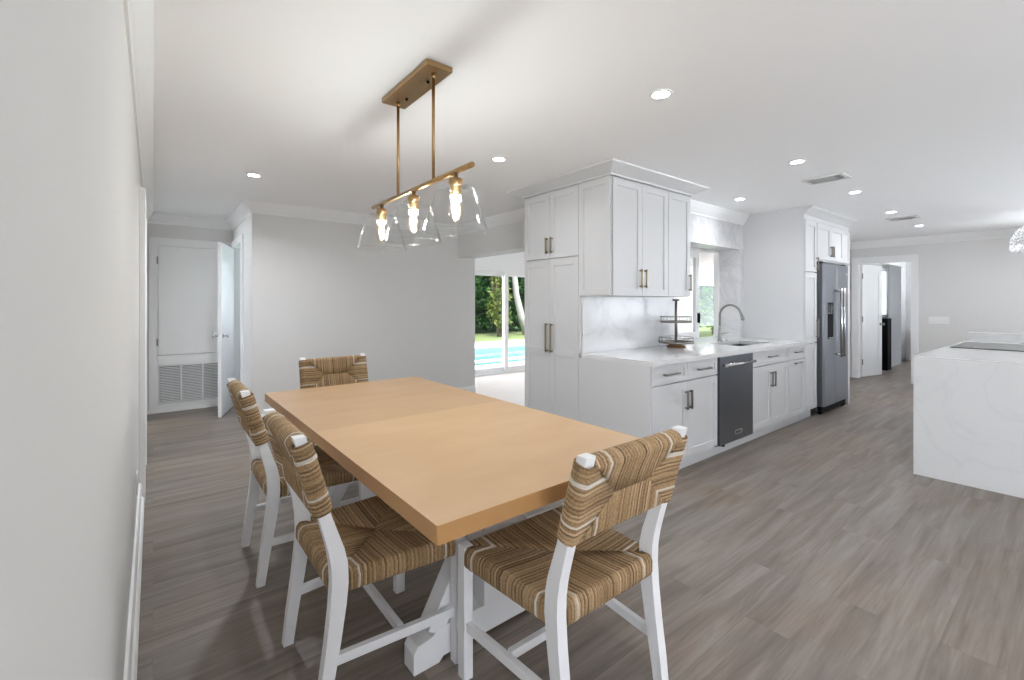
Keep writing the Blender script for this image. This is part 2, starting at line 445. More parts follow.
m = MB(); m.box(LW - .12, LW, -.55, 4.05, 0, CEIL); m.box(LW - .12, LW, 4.05, 4.82, 2.04, CEIL); m.box(LW - .12, LW, 4.82, 5.70, 0, CEIL); m.box(LW - .12, LW, 5.70, 6.60, 2.04, CEIL); m.box(LW - .12, LW, 6.60, HY, 0, CEIL)  # far doorway is unseen, added to let daylight into the hall
struct('wall_left', m, M['wall'])
m = MB(); m.box(LW - .12, HX + .13, HY, HY + .12, 0, CEIL)
m.box(-2.4, LW - .12, HY, HY + .12, 0, CEIL); m.box(-2.4, LW - .12, 5.2, 5.3, 0, CEIL)  # unseen side room added past the doorway to shape the hall daylight
m.box(-2.5, -2.4, 5.2, HY + .12, 0, .8); m.box(-2.5, -2.4, 5.2, HY + .12, 2.05, CEIL); m.box(-2.5, -2.4, 5.2, 5.6, .8, 2.05); m.box(-2.5, -2.4, 6.7, HY + .12, .8, 2.05)
struct('wall_hall_back', m, M['wall'])
m = MB(); m.box(HX, HX + .12, BY + .12, 6.22, 0, CEIL); m.box(HX, HX + .12, 6.22, 6.92, 2.06, CEIL); m.box(HX, HX + .12, 6.92, HY, 0, CEIL)
struct('wall_hall_right', m, M['wall'])
m = MB(); m.box(HX, KX1, BY, BY + .12, 0, CEIL)
struct('wall_dining_back', m, M['wall'])
m = MB(); m.box(KX0, KX1, 3.42, BY, 1.99, CEIL); m.box(KX0 + .001, KX1, 2.66, 3.42, 0, CEIL)
struct('wall_partition', m, M['wall'])
# little lobby behind the hall door
m = MB(); m.box(HX + .95, HX + 1.05, BY + .13, HY, 0, CEIL)
m.box(HX + .13, HX + .95, HY - .02, HY + .08, 0, 1.15); m.box(HX + .13, HX + .95, HY - .02, HY + .08, 1.9, CEIL)  # window gap added between, sized for the light on the hall door
struct('wall_lobby', m, M['white'])
# kitchen wall with the pass-through window
WX0, WX1, WZ = 4.22, 5.68, 2.0
m = MB(); m.box(KX1, WX0, KY0, KY1, 0, CEIL); m.box(WX0, WX1, KY0, KY1, WZ, CEIL); m.box(WX1, 14.1, KY0, KY1, 0, CEIL); m.box(WX0, WX1, KY0, KY1, 0, .875)
struct('wall_kitchen', m, M['marble'])
m = MB(); m.box(RX, RX + .12, -.35, 1.83, 0, CEIL); m.box(RX, RX + .12, -4.5, -.35, 2.1, CEIL); m.box(RX, RX + .12, -1.2, -.35, 0, 2.1); m.box(RX, RX + .12, -4.5, -3.6, 0, 2.1); m.box(RX, RX + .12, 1.83, 2.55, 2.05, CEIL); m.box(RX, RX + .12, 2.55, 2.66, 0, CEIL)  # unseen low opening beyond the island added to light the ceiling
struct('wall_right', m, M['wall'])
m = MB(); m.box(-4.5, 10.02, -4.6, -4.5, 0, .25); m.box(-4.5, 10.02, -4.6, -4.5, 2.15, CEIL)  # unseen wall behind the camera, its opening shaped to balance daylight
for a, b in ((-4.5, -3.6), (-.2, 10.02)): m.box(a, b, -4.6, -4.5, .25, 2.15)
struct('wall_front', m, M['wall'])
m = MB(); m.box(13.9, 14.0, -.25, 2.66, 0, CEIL)
m.box(10.02, 14.0, -.35, -.25, 0, .5); m.box(10.02, 14.0, -.35, -.25, 2.1, CEIL); m.box(10.02, 12.2, -.35, -.25, .5, 2.1); m.box(13.3, 14.0, -.35, -.25, .5, 2.1)  # unseen wall, window gap sized to set the bedroom brightness
struct('wall_bedroom', m, M['wall'])
# sunroom outer wall: header, piers
m = MB(); m.box(3.70, 16.0, SY, SY + .2, 1.99, 2.36); m.box(3.70, 4.05, SY, SY + .2, 0, 1.99); m.box(9.0, 11.95, SY, SY + .2, 0, 1.99); m.box(15.4, 16.0, SY, SY + .2, 0, 1.99)
struct('wall_sunroom', m, M['white'])
m = MB(); m.box(KX1, 3.72, BY + .12, SY, 0, 2.36)
struct('wall_sunroom_side', m, M['white'])

# mouldings
CROWN = [(0, 2.305), (.010, 2.305), (.014, 2.322), (.026, 2.335), (.052, 2.372), (.066, 2.400), (.072, 2.412), (.076, 2.43), (0, 2.43)]
m = MB(); m.sweep(CROWN, [(LW, -.55), (LW, HY), (HX, HY), (HX, BY), (KX0, BY), (KX0, 3.40)], left=False)
struct('trim_1', m, M['white'])
m = MB(); m.sweep(CROWN, [(4.0, KY0), (5.76, KY0)], left=False)
struct('trim_2', m, M['white'])
m = MB(); m.sweep(CROWN, [(7.32, KY0), (RX, KY0), (RX, -4.4)], left=False)
struct('trim_3', m, M['white'])
BASE = [(0, 0), (.030, 0), (.030, .020), (.022, .035), (.015, .038), (.015, .105), (.010, .128), (0, .132)]
m = MB(); m.sweep(BASE, [(LW, -.5), (LW, 3.95)], left=False); struct('baseboard_left', m, M['white'])
m = MB(); m.sweep(BASE, [(HX, 6.12), (HX, BY), (KX1, BY)], left=False); struct('baseboard_back', m, M['white'])
m = MB(); m.sweep(BASE, [(LW, HY), (-.05, HY)], left=False); struct('baseboard_hall', m, M['white'])
m = MB(); m.sweep(BASE, [(RX, 1.72), (RX, -.35)], left=False); struct('baseboard_right', m, M['white'])
m = MB(); m.sweep(BASE, [(13.9, 2.6), (13.9, -.2)], left=False); struct('baseboard_bedroom', m, M['white'])

# door casings
def casing_x(name, xf, y0, y1, ztop, w=.09, t=.022, sgn=-1):
    mb = MB(); a, b = sorted((xf, xf + sgn * t))
    mb.box(a, b, y0 - w, y0, 0, ztop, .003); mb.box(a, b, y1, y1 + w, 0, ztop, .003); mb.box(a, b, y0 - w, y1 + w, ztop, ztop + w, .003)
    return struct(name, mb, M['white'])
casing_x('trim_4', LW, 4.05, 4.82, 2.04, .08, .035, 1)
casing_x('trim_5', HX, 6.22, 6.92, 2.06, .085, .022, -1)
casing_x('trim_6', RX, 1.83, 2.55, 2.05, .095, .022, -1)
m = MB(); m.box(HX, HX + .12, 6.20, 6.222, 0, 2.06); m.box(HX, HX + .12, 6.918, 6.94, 0, 2.06); struct('trim_7', m, M['white'])
m = MB(); m.box(RX, RX + .12, 1.815, 1.832, 0, 2.05); m.box(RX, RX + .12, 2.548, 2.565, 0, 2.05); m.box(RX, RX + .12, 1.83, 2.55, 2.04, 2.06); struct('trim_8', m, M['white'])
# shut door in the left wall
m = MB(); m.box(LW - .07, LW - .03, 4.055, 4.815, .008, 2.035, .002); struct('door_3', m, M['white'])

def knob(mb, p, n):
    p = Vector(p); n = Vector(n)
    mb.cyl(p, p + n * .008, .028, 18); mb.cyl(p + n * .008, p + n * .04, .010, 12)
    mb.tube([p + n * .036, p + n * .044, p + n * .054, p + n * .064, p + n * .068], [.012, .022, .026, .020, .006], 16)

# hall door, ajar: hinged at the far jamb
d = bpy.data.objects.new('door_1', None); COL.objects.link(d); d.location = (HX - .02, 6.90, 0); d['kind'] = 'structure'
d['label'] = 'white flush hallway door standing ajar beside the louvred closet'
hd = Vector((.608 - (HX - .02), 6.245 - 6.90, 0)).normalized(); hn = Vector((-hd.y, hd.x, 0))
ang = math.atan2(hd.y, hd.x)
MM = Matrix.Translation((HX - .02, 6.90, 0)) @ Matrix.Rotation(ang, 4, 'Z')
m = MB(); m.box(0, .69, -.018, .018, .012, 2.045, .002, MM); m.build('door_leaf', M['white'], d)
for sg in (-1, 1):
    m = MB(); p = MM @ Vector((.63, .018 * sg, .955)); knob(m, p, hn * sg); m.build('door_knob', M['chrome'], d)
for z in (.25, 1.05, 1.85):
    m = MB(); m.cyl((HX - .02, 6.905, z - .04), (HX - .02, 6.905, z + .04), .007, 10); m.build('hinge', M['chrome'], d)

# bedroom door leaf, swung into the bedroom
d = bpy.data.objects.new('door_2', None); COL.objects.link(d); d.location = (10.0, 2.535, 0); d['kind'] = 'structure'
d['label'] = 'white panelled bedroom door standing open past the refrigerator'
e = Vector((10.66, 2.40, 0)) - Vector((10.0, 2.535, 0)); L = .665
MM = Matrix.Translation((10.0, 2.535, 0)) @ Matrix.Rotation(math.atan2(e.y, e.x), 4, 'Z')
m = MB()
m.box(0, L, -.012, .012, .014, 2.03, 0, MM)
for sg in (-1, 1):
    a, b = sorted((.010 * sg, .020 * sg))
    m.box(0, .11, a, b, .014, 2.03, .002, MM); m.box(L - .11, L, a, b, .014, 2.03, .002, MM)
    m.box(.11, L - .11, a, b, .014, .25, .002, MM); m.box(.11, L - .11, a, b, 1.90, 2.03, .002, MM)
m.build('door_leaf', M['white'], d)
m = MB(); nn = (MM.to_3x3() @ Vector((0, -1, 0))); knob(m, MM @ Vector((L - .06, -.02, .95)), nn); m.build('door_knob', M['nickel'], d)
for z in (.28, 1.05, 1.82):
    m = MB(); m.box(-.012, .006, -.030, -.018, z - .05, z + .05, .001, MM); m.build('hinge', M['nickel'], d)

# ------------------------------------------------------------------ sunroom sliding doors and kitchen window
def slider(name, x0, x1, y, z0, z1, n, label):
    root = bpy.data.objects.new(name, None); COL.objects.link(root); root.location = (x0, y, 0); root['kind'] = 'structure'; root['label'] = label
    fr = MB()
    fr.box(x0, x1, y, y + .11, z1 - .05, z1, .002); fr.box(x0, x1, y, y + .11, z0, z0 + .03, .002)
    fr.box(x0, x0 + .05, y, y + .11, z0, z1, .002); fr.box(x1 - .05, x1, y, y + .11, z0, z1, .002)
    fr.build('window_frame', M['white'], root)
    w = (x1 - x0 - .1) / n
    for i in range(n):
        a = x0 + .05 + i * w; b = a + w; yy = y + (.02 if i % 2 else .065)
        a -= .04 if i else 0; b += .04 if i < n - 1 else 0
        s = MB(); t = .035
        s.box(a, a + .085, yy, yy + t, z0 + .03, z1 - .05, .002); s.box(b - .085, b, yy, yy + t, z0 + .03, z1 - .05, .002)
        s.box(a + .085, b - .085, yy, yy + t, z1 - .14, z1 - .05, .002); s.box(a + .085, b - .085, yy, yy + t, z0 + .03, z0 + .12, .002)
        sash = s.build('sash', M['white'], root)
        g = MB(); g.box(a + .085, b - .085, yy + .013, yy + .019, z0 + .12, z1 - .14); g.build('pane', M['pane'], sash)
slider('window_1', 4.05, 9.0, SY + .03, 0, 1.99, 4, 'white framed sliding glass doors facing the pool')
slider('window_2', 11.95, 15.4, SY + .03, 0, 1.99, 2, 'white framed glass doors seen through the kitchen window')
# kitchen pass-through: sliding sash parked at the left
root = bpy.data.objects.new('window_3', None); COL.objects.link(root); root.location = (WX0, KY1 - .06, .914); root['kind'] = 'structure'
root['label'] = 'white sliding kitchen window above the sink, pushed open'
fr = MB(); y0 = KY1 - .07
fr.box(WX0, WX1, y0, KY1 - .005, WZ - .03, WZ, .001); fr.box(WX0, WX0 + .04, y0, KY1 - .005, .914, WZ, .001); fr.box(WX1 - .02, WX1, y0, KY1 - .005, .914, WZ, .001)
fr.build('window_frame', M['white'], root)
s = MB(); a, b = WX0 + .04, 5.215
s.box(b - .075, b, y0 + .01, y0 + .05, .917, WZ - .03, .002); s.box(a, a + .07, y0 + .01, y0 + .05, .917, WZ - .03, .002)
s.box(a + .07, b - .075, y0 + .01, y0 + .05, WZ - .11, WZ - .03, .002); s.box(a + .07, b - .075, y0 + .01, y0 + .05, .917, .99, .002)
sash = s.build('sash', M['white'], root)
g = MB(); g.box(a + .07, b - .075, y0 + .027, y0 + .033, .99, WZ - .11); g.build('pane', M['pane'], sash)
g = MB(); g.box(b - .045, b - .028, y0 - .02, y0 + .012, 1.10, 1.22, .004); g.build('handle', M['dark'], sash)

# ------------------------------------------------------------------ cabinet makers
def AX(side):
    """maps (along, depth outward from face, z) to the world: 'S' faces -y, 'W' faces -x"""
    if side == 'S': return lambda mb, a0, a1, f, d0, d1, z0, z1, bev=0: mb.box(a0, a1, f - d1, f - d0, z0, z1, bev)
    return lambda mb, a0, a1, f, d0, d1, z0, z1, bev=0: mb.box(f - d1, f - d0, a0, a1, z0, z1, bev)

def shaker(name, side, a0, a1, z0, z1, face, parent, rail=.058, mid=None, th=.02):
    """face is the outer plane of the door"""
    b = AX(side); mb = MB(); g = .0015
    a0 += g; a1 -= g; z0 += g; z1 -= g
    back = face
    b(mb, a0, a1, face, -th, -.009, z0, z1)
    b(mb, a0, a0 + rail, face, -.012, 0, z0, z1, .0012); b(mb, a1 - rail, a1, face, -.012, 0, z0, z1, .0012)
    b(mb, a0 + rail, a1 - rail, face, -.012, 0, z1 - rail, z1, .0012); b(mb, a0 + rail, a1 - rail, face, -.012, 0, z0, z0 + rail, .0012)
    if mid: b(mb, a0 + rail, a1 - rail, face, -.012, 0, mid - rail / 2, mid + rail / 2, .0012)
    return mb.build(name, M['cab'], parent)

def pull(side, a, z, length, face, parent, vertical=True, mt='champagne', th=.013, out=.032):
    b = AX(side); mb = MB(); h = length / 2; t = th / 2
    if vertical:
        b(mb, a - t, a + t, face, out - th, out, z - h, z + h, .0015)
        for q in (-1, 1): b(mb, a - t, a + t, face, 0, out, z + q * (h - .012) - t, z + q * (h - .012) + t, .001)
    else:
        b(mb, a - h, a + h, face, out - th, out, z - t, z + t, .0015)
        for q in (-1, 1): b(mb, a + q * (h - .012) - t, a + q * (h - .012) + t, face, 0, out, z - t, z + t, .001)
    return mb.build('handle', M[mt], parent)

# pantry, faces the dining table
PX = 2.833
p = thing('pantry_cabinet', (3.1, 3.03, 0), 'tall white four-door pantry cabinet with long bronze pulls facing the dining table', 'cabinet')
m = MB(); m.box(PX + .021, 3.403, 2.681, 3.395, 0, 2.36, .001); m.build('carcass', M['cab'], p)
m = MB(); m.box(PX + .002, PX + .022, 2.664, 2.680, .916, 1.397); m.build('scribe_strip', M['cab'], p)
YM = 3.035
for (a, b_, z0, z1, mid) in ((2.681, YM, 1.745, 2.345, None), (YM, 3.395, 1.745, 2.345, None), (2.681, YM, .10, 1.735, .90), (YM, 3.395, .10, 1.735, .90)):
    dd = shaker('door', 'W', a, b_, z0, z1, PX, p, .06, mid)
    hy = b_ - .032 if b_ == YM else a + .032
    if z0 > 1: pull('W', hy, 1.862, .145, PX, dd)
    else: pull('W', hy, 1.025, .26, PX, dd)

# wall cabinets
UF = 2.336
w = thing('wall_cabinet', (3.23, 2.5, 1.398), 'wide white double-door wall cabinet at the corner above the counter end', 'cabinet')
m = MB(); m.box(PX + .021, 3.628, UF + .021, 2.645, 1.398, 2.36, .001); m.build('carcass', M['cab'], w)
sp = shaker('end_panel', 'W', 2.340, 2.679, 1.400, 2.352, PX, w, .055)
for a, b_, hx in ((2.862, 3.245, 3.213), (3.245, 3.628, 3.277)):
    dd = shaker('door', 'S', a, b_, 1.400, 2.345, UF, w)
    pull('S', hx, 1.545, .155, UF, dd)
w = thing('wall_cabinet', (3.81, 2.5, 1.398), 'narrow white single-door wall cabinet beside the kitchen window', 'cabinet')
m = MB(); m.box(3.630, 4.0, UF + .021, 2.645, 1.398, 2.36, .001); m.build('carcass', M['cab'], w)
dd = shaker('door', 'S', 3.632, 3.998, 1.400, 2.345, UF, w)
pull('S', 3.968, 1.53, .155, UF, dd)

# crown over pantry and wall cabinets
CC = [(0, 2.352), (.012, 2.352), (.018, 2.364), (.05, 2.38), (.09, 2.402), (.118, 2.418), (.122, 2.43), (0, 2.43)]
m = MB(); m.sweep(CC, [(KX0 - .01, 3.395), (PX, 3.395), (PX, UF), (4.0, UF), (4.0, KY0 - .08)], left=False)
struct('trim_9', m, M['cab'])

# base run
BF = 1.975
def base(label, x0, x1, hollow=False):
    t = thing('base_cabinet', ((x0 + x1) / 2, 2.3, 0), label, 'cabinet')
    m = MB()
    if hollow:
        m.box(x0, x1, BF + .021, 2.64, .112, .13); m.box(x0, x0 + .018, BF + .021, 2.64, .13, .875); m.box(x1 - .018, x1, BF + .021, 2.64, .13, .875)
        m.box(x0 + .018, x1 - .018, BF + .021, BF + .04, .13, .875); m.box(x0 + .018, x1 - .018, 2.62, 2.64, .13, .875)
    else: m.box(x0, x1, BF + .021, 2.64, .112, .875, .0005)
    m.build('carcass', M['cab'], t)
    m = MB(); m.box(x0, x1, BF + .065, BF + .08, 0, .112); m.build('toe_kick', M['cab'], t)
    return t
b1 = base('white base cabinet left of the dishwasher, two drawers above two doors', 2.852, 3.812)
m = MB(); m.box(PX, 2.851, BF, 2.679, 0, .875, .001); m.build('end_panel', M['cab'], b1)
for a, b_ in ((2.858, 3.333), (3.333, 3.808)):
    dr = shaker('drawer', 'S', a, b_, .728, .872, BF, b1, .038)
    pull('S', (a + b_) / 2, .80, .20, BF, dr, False, 'nickel')
for a, b_, hx in ((2.858, 3.333, 3.303), (3.333, 3.808, 3.363)):
    dd = shaker('door', 'S', a, b_, .115, .722, BF, b1)
    pull('S', hx, .575, .15, BF, dd, True, 'nickel')

dw = thing('dishwasher', (4.135, 2.3, 0), 'dark grey stainless dishwasher with a towel-bar handle under the counter', 'dishwasher')
m = MB(); m.box(3.832, 4.440, BF + .03, 2.6, .09, .872); m.build('tub', M['dark'], dw)
m = MB(); m.box(3.824, 4.448, BF - .012, BF + .03, .105, .872, .004); m.build('door', M['blacksteel'], dw)
m = MB(); m.cyl((3.860, BF - .052, .800), (4.405, BF - .052, .800), .0135, 18)
m.build('handle', M['chrome'], dw)
for x in (3.885, 4.38):
    m = MB(); m.cyl((x, BF - .052, .80), (x, BF - .012, .80), .012, 14); m.build('handle_post', M['chrome'], dw)
m = MB(); m.box(4.095, 4.225, BF - .015, BF - .011, .162, .200, .001); bd = m.build('badge', M['chrome'], dw)
m = MB()
for i in range(5): m.box(4.110 + i * .021, 4.122 + i * .021, BF - .0158, BF - .0148, .172, .190)
m.build('badge_lettering', M['dark'], bd)
m = MB(); m.cyl((3.93, BF + .02, .082), (3.93, BF + .02, .106), .020, 12); m.build('foot', M['dark'], dw)
m = MB(); m.box(3.814, 4.460, BF + .066, BF + .078, 0, .105); m.build('toe_kick', M['cab'], dw)

b2 = base('white sink base cabinet right of the dishwasher, one wide drawer front over two doors', 4.462, 5.312, True)
dr = shaker('drawer', 'S', 4.464, 5.310, .728, .872, BF, b2, .038); pull('S', 4.89, .805, .20, BF, dr, False, 'nickel')
for a, b_, hx in ((4.464, 4.887, 4.857), (4.887, 5.310, 4.917)):
    dd = shaker('door', 'S', a, b_, .115, .722, BF, b2); pull('S', hx, .578, .15, BF, dd, True, 'nickel')
b3 = base('slim white base cabinet between sink cabinet and tall cabinet, drawer over door', 5.314, 5.764)
dr = shaker('drawer', 'S', 5.316, 5.762, .728, .872, BF, b3, .038); pull('S', 5.54, .805, .17, BF, dr, False, 'nickel')
dd = shaker('door', 'S', 5.316, 5.762, .115, .722, BF, b3); pull('S', 5.54, .688, .17, BF, dd, False, 'nickel')

# tall cabinet and refrigerator surround
t = thing('tall_cabinet', (5.94, 2.3, 0), 'narrow full-height white cabinet between the counter and the refrigerator', 'cabinet')
m = MB(); m.box(5.767, 6.112, BF + .021, 2.662, .112, 2.36, .001); m.build('carcass', M['cab'], t)
m = MB(); m.box(5.775, 6.112, BF + .066, BF + .08, 0, .112); m.build('toe_kick', M['cab'], t)
dd = shaker('door', 'S', 5.770, 6.110, 1.70, 2.285, BF, t); pull('S', 6.085, 1.80, .15, BF, dd, True, 'nickel')
dd = shaker('door', 'S', 5.770, 6.110, .885, 1.69, BF, t); pull('S', 6.085, 1.045, .21, BF, dd, True, 'nickel')
dd = shaker('door', 'S', 5.770, 6.110, .118, .875, BF, t)
t = thing('bridge_cabinet', (6.72, 2.3, 1.84), 'white two-door cabinet bridging above the refrigerator', 'cabinet')
m = MB(); m.box(6.116, 7.298, BF + .021, 2.65, 1.84, 2.36, .001); m.build('carcass', M['cab'], t)
for a, b_, hx in ((6.13, 6.59, 6.56), (6.59, 7.05, 6.62)):
    dd = shaker('door', 'S', a, b_, 1.86, 2.285, BF, t); pull('S', hx, 1.97, .13, BF, dd, True, 'nickel', .016)
dd = shaker('filler_panel', 'S', 7.05, 7.296, 1.86, 2.285, BF, t, .045)
t = thing('end_panel', (7.28, 2.3, 0), 'white full-height side panel on the far side of the refrigerator', 'panel')
m = MB(); m.box(7.240, 7.298, BF + .021, 2.65, 0, 1.838, .001); m.build('board', M['cab'], t)
m = MB(); m.box(7.228, 7.296, BF, BF + .02, .0, 1.838, .001); m.build('face_strip', M['cab'], t)
C2 = [(0, 2.30), (.006, 2.30), (.008, 2.345), (.02, 2.355), (.05, 2.385), (.085, 2.412), (.09, 2.43), (0, 2.43)]
m = MB(); m.sweep(C2, [(5.767, BF + .02), (7.298, BF + .02), (7.298, 2.64)], left=False)
m.box(5.767, 7.298, BF + .021, 2.65, 2.36, CEIL)
struct('trim_10', m, M['cab'])

fz = thing('refrigerator', (6.7, 2.25, 0), 'grey stainless side-by-side refrigerator with an ice dispenser in its left door', 'refrigerator')
FF = 1.94
m = MB(); m.box(6.235, 7.12, FF + .075, 2.6, .04, 1.80, .004); m.build('body', M['fridge'], fz)
def frdoor(x0, x1, name):
    m = MB()
    poly = [(x0, FF + .07), (x0, FF + .018), (x0 + .006, FF + .007), (x0 + .022, FF), (x1 - .022, FF), (x1 - .006, FF + .007), (x1, FF + .018), (x1, FF + .07)]
    m.prism(poly, 'z', .105, 1.815, .002); return m.build(name, M['fridge'], fz)
fd = frdoor(6.235, 6.665, 'freezer_door'); rd = frdoor(6.673, 7.12, 'fridge_door')
m = MB()
m.box(6.355, 6.545, FF - .004, FF + .02, .905, 1.345, .003); dp = m.build('ice_dispenser', M['dark'], fd)
m = MB(); m.box(6.365, 6.535, FF - .006, FF - .003, 1.205, 1.335, .001); m.build('control_panel', M['black_glass'], dp)
m = MB(); m.box(6.375, 6.525, FF - .012, FF - .003, .912, .924, .001); m.build('drip_tray', M['nickel'], dp)
for x, par in ((6.610, fd), (6.712, rd)):
    m = MB(); m.cyl((x, FF - .068, .68), (x, FF - .068, 1.52), .013, 16)
    for z in (.71, 1.49): m.cyl((x, FF - .068, z), (x, FF + .004, z), .012, 12)
    m.build('handle', M['chrome'], par)
m = MB(); m.box(7.0, 7.075, FF - .003, FF + .002, 1.69, 1.725, .001); m.build('badge', M['chrome'], rd)
m = MB(); m.box(6.25, 7.105, FF + .03, FF + .08, .03, .10, .003); m.build('base_grille', M['dark'], fz)
for x in (6.275, 7.06):
    m = MB(); m.cyl((x, FF + .06, .03), (x + .03, FF + .06, .03), .03, 16); m.build('wheel', M['dark'], fz)
    m = MB(); m.cyl((x, 2.5, .03), (x + .03, 2.5, .03), .03, 16); m.build('wheel', M['dark'], fz)
for x in (6.27, 7.08):
    m = MB(); m.box(x - .035, x + .035, FF + .03, FF + .15, 1.80, 1.838, .004); m.build('hinge_cover', M['dark'], fz)

# counter with sink cut-out and window ledge
CZ0, CZ1 = .876, .914
SX0, SX1, SY0, SY1 = 4.55, 5.25, 2.13, 2.47
m = MB(); FY, BYY = 1.955, 2.645
m.box(2.831, SX0, FY, BYY, CZ0, CZ1); m.box(SX1, 5.766, FY, BYY, CZ0, CZ1); m.box(SX0, SX1, FY, SY0, CZ0, CZ1); m.box(SX0, SX1, SY1, BYY, CZ0, CZ1)
m.box(WX0 + .002, WX1 - .002, BYY, KY1 - .002, CZ0, CZ1)
tag(m.build('countertop', M['quartz']), 'long white quartz countertop with the sink let into it', 'countertop')
m = MB()
m.box(SX0 - .012, SX1 + .012, SY0 - .012, SY1 + .012, .655, .663); m.box(SX0 - .012, SX0 - .002, SY0 - .012, SY1 + .012, .66, .874); m.box(SX1 + .002, SX1 + .012, SY0 - .012, SY1 + .012, .66, .874)
m.box(SX0 - .002, SX1 + .002, SY0 - .012, SY0 - .002, .66, .874); m.box(SX0 - .002, SX1 + .002, SY1 + .002, SY1 + .012, .66, .874)
sk = thing('sink', (4.9, 2.3, .655), 'undermount steel kitchen sink set in the white counter', 'sink')
m.build('basin', M['steel'], sk)
m = MB(); m.lathe([(0, .002), (.04, .002), (.045, .006), (.03, .008), (0, .006)], (4.9, 2.3, .663), 20); m.build('drain', M['chrome'], sk)

fa = thing('faucet', (4.975, 2.555, .914), 'brushed gooseneck kitchen faucet standing behind the sink', 'faucet')
fxp, fyp = 4.975, 2.555
m = MB(); m.lathe([(0, 0), (.027, 0), (.027, .012), (.021, .03), (.017, .15), (.0135, .17), (0, .17)], (fxp, fyp, .914), 24); m.build('base', M['faucet'], fa)
pts = [(fxp, fyp, 1.06), (fxp, fyp, 1.20)]
for i in range(13):
    a = math.pi * (i / 12) * .93
    pts.append((fxp, fyp - .118 + .118 * math.cos(a), 1.20 + .118 * math.sin(a)))
m = MB(); m.tube(pts, .0125, 16); m.build('spout', M['faucet'], fa)
a = Vector(pts[-1]); dr = (Vector(pts[-1]) - Vector(pts[-2])).normalized()
m = MB(); m.tube([a - dr * .005, a + dr * .01, a + dr * .06, a + dr * .075], [.0135, .017, .0185, .016], 16); m.build('spray_head', M['faucet'], fa)
m = MB(); m.cyl((fxp, fyp, 1.0), (fxp + .035, fyp - .01, 1.0), .012, 14); m.tube([(fxp + .03, fyp - .01, 1.0), (fxp + .075, fyp - .03, 1.006), (fxp + .115, fyp - .045, 1.008)], [.007, .005, .004], 10); m.build('lever', M['faucet'], fa)
m = MB(); m.lathe([(0, 0), (.018, 0), (.018, .006), (.012, .012), (0, .013)], (5.12, 2.55, .914), 16); tag(m.build('soap_button', M['faucet']), 'small round metal button in the counter right of the faucet', 'button')

# backsplash
m = MB(); m.box(PX + .02, WX0, 2.647, 2.662, .915, 1.40); 
tag(m.build('backsplash', M['marble']), 'veined white marble backsplash under the wall cabinets', 'backsplash')

# tiered rack
tr = thing('tiered_stand', (3.975, 2.475, .914), 'two-tier round metal serving stand with wire rails on the counter', 'serving stand')
tx, ty = 3.975, 2.475
m = MB(); m.lathe([(0, 0), (.085, 0), (.088, .012), (.07, .02), (.06, .034), (0, .036)], (tx, ty, .914), 28); m.build('base', M['rackwood'], tr)
m = MB(); m.cyl((tx, ty, .95), (tx, ty, 1.36), .0135, 14); m.build('pole', M['rack'], tr)
m = MB(); m.lathe([(0, 0), (.026, .0), (.036, .010), (.030, .020), (0, .022)], (tx, ty, 1.358), 18); m.build('finial', M['rack'], tr)
for z, r in ((.952, .158), (1.150, .142)):
    m = MB(); m.lathe([(0, 0), (r, 0), (r + .003, .004), (r + .003, .018), (r - .003, .018), (r - .003, .005), (0, .005)], (tx, ty, z), 40); ty_ = m.build('tray', M['rack'], tr)
    m = MB()
    ring = [(tx + r * math.cos(2 * math.pi * k / 36), ty + r * math.sin(2 * math.pi * k / 36), z + .058) for k in range(37)]
    m.tube(ring, .0026, 8)
    for k in range(20):
        a = 2 * math.pi * k / 20; m.cyl((tx + r * math.cos(a), ty + r * math.sin(a), z + .014), (tx + r * math.cos(a), ty + r * math.sin(a), z + .058), .0016, 6)
    m.build('wire_rail', M['rack'], ty_)

# ------------------------------------------------------------------ island
IX, IY = 4.685, .852
isl = thing('kitchen_island', (5.9, 0, 0), 'long white waterfall kitchen island with a flush cooktop', 'island')
m = MB(); m.box(IX, IX + .04, -.45, IY, 0, .885, .0008); m.build('end_panel', M['quartz'], isl)
m = MB(); m.box(IX + .04, 7.14, -.42, IY - .02, .10, .885); m.box(IX + .05, 7.10, -.38, IY - .08, 0, .10); m.build('carcass', M['cab'], isl)
m = MB(); m.box(IX, 7.18, -.45, IY, .885, .925, .0015); m.build('top', M['quartz'], isl)
m = MB(); m.box(7.14, 7.18, -.45, IY - .02, .9255, 1.015, .001); m.build('upstand', M['quartz'], isl)
for i in range(4):
    a = 4.76 + i * .58
    b = MB(); b.box(a, a + .57, IY - .02, IY - .001, .115, .88, .002); b.build('door', M['cab'], isl)
ck = thing('cooktop', (6.28, .42, .925), 'flat dark glass cooktop set on the white island', 'cooktop')
m = MB(); m.box(5.83, 6.74, -.06, .80, .9255, .9315, .001); m.build('glass_plate', M['black_glass'], ck)
for x, y, r in ((6.05, .57, .10), (6.52, .57, .085), (6.05, .20, .085), (6.52, .20, .11)):
    m = MB(); m.lathe([(r, 0), (r, .0005), (r - .004, .0005), (r - .004, 0)], (x, y, .9316), 32); m.build('burner_ring', M['nickel'], ck)

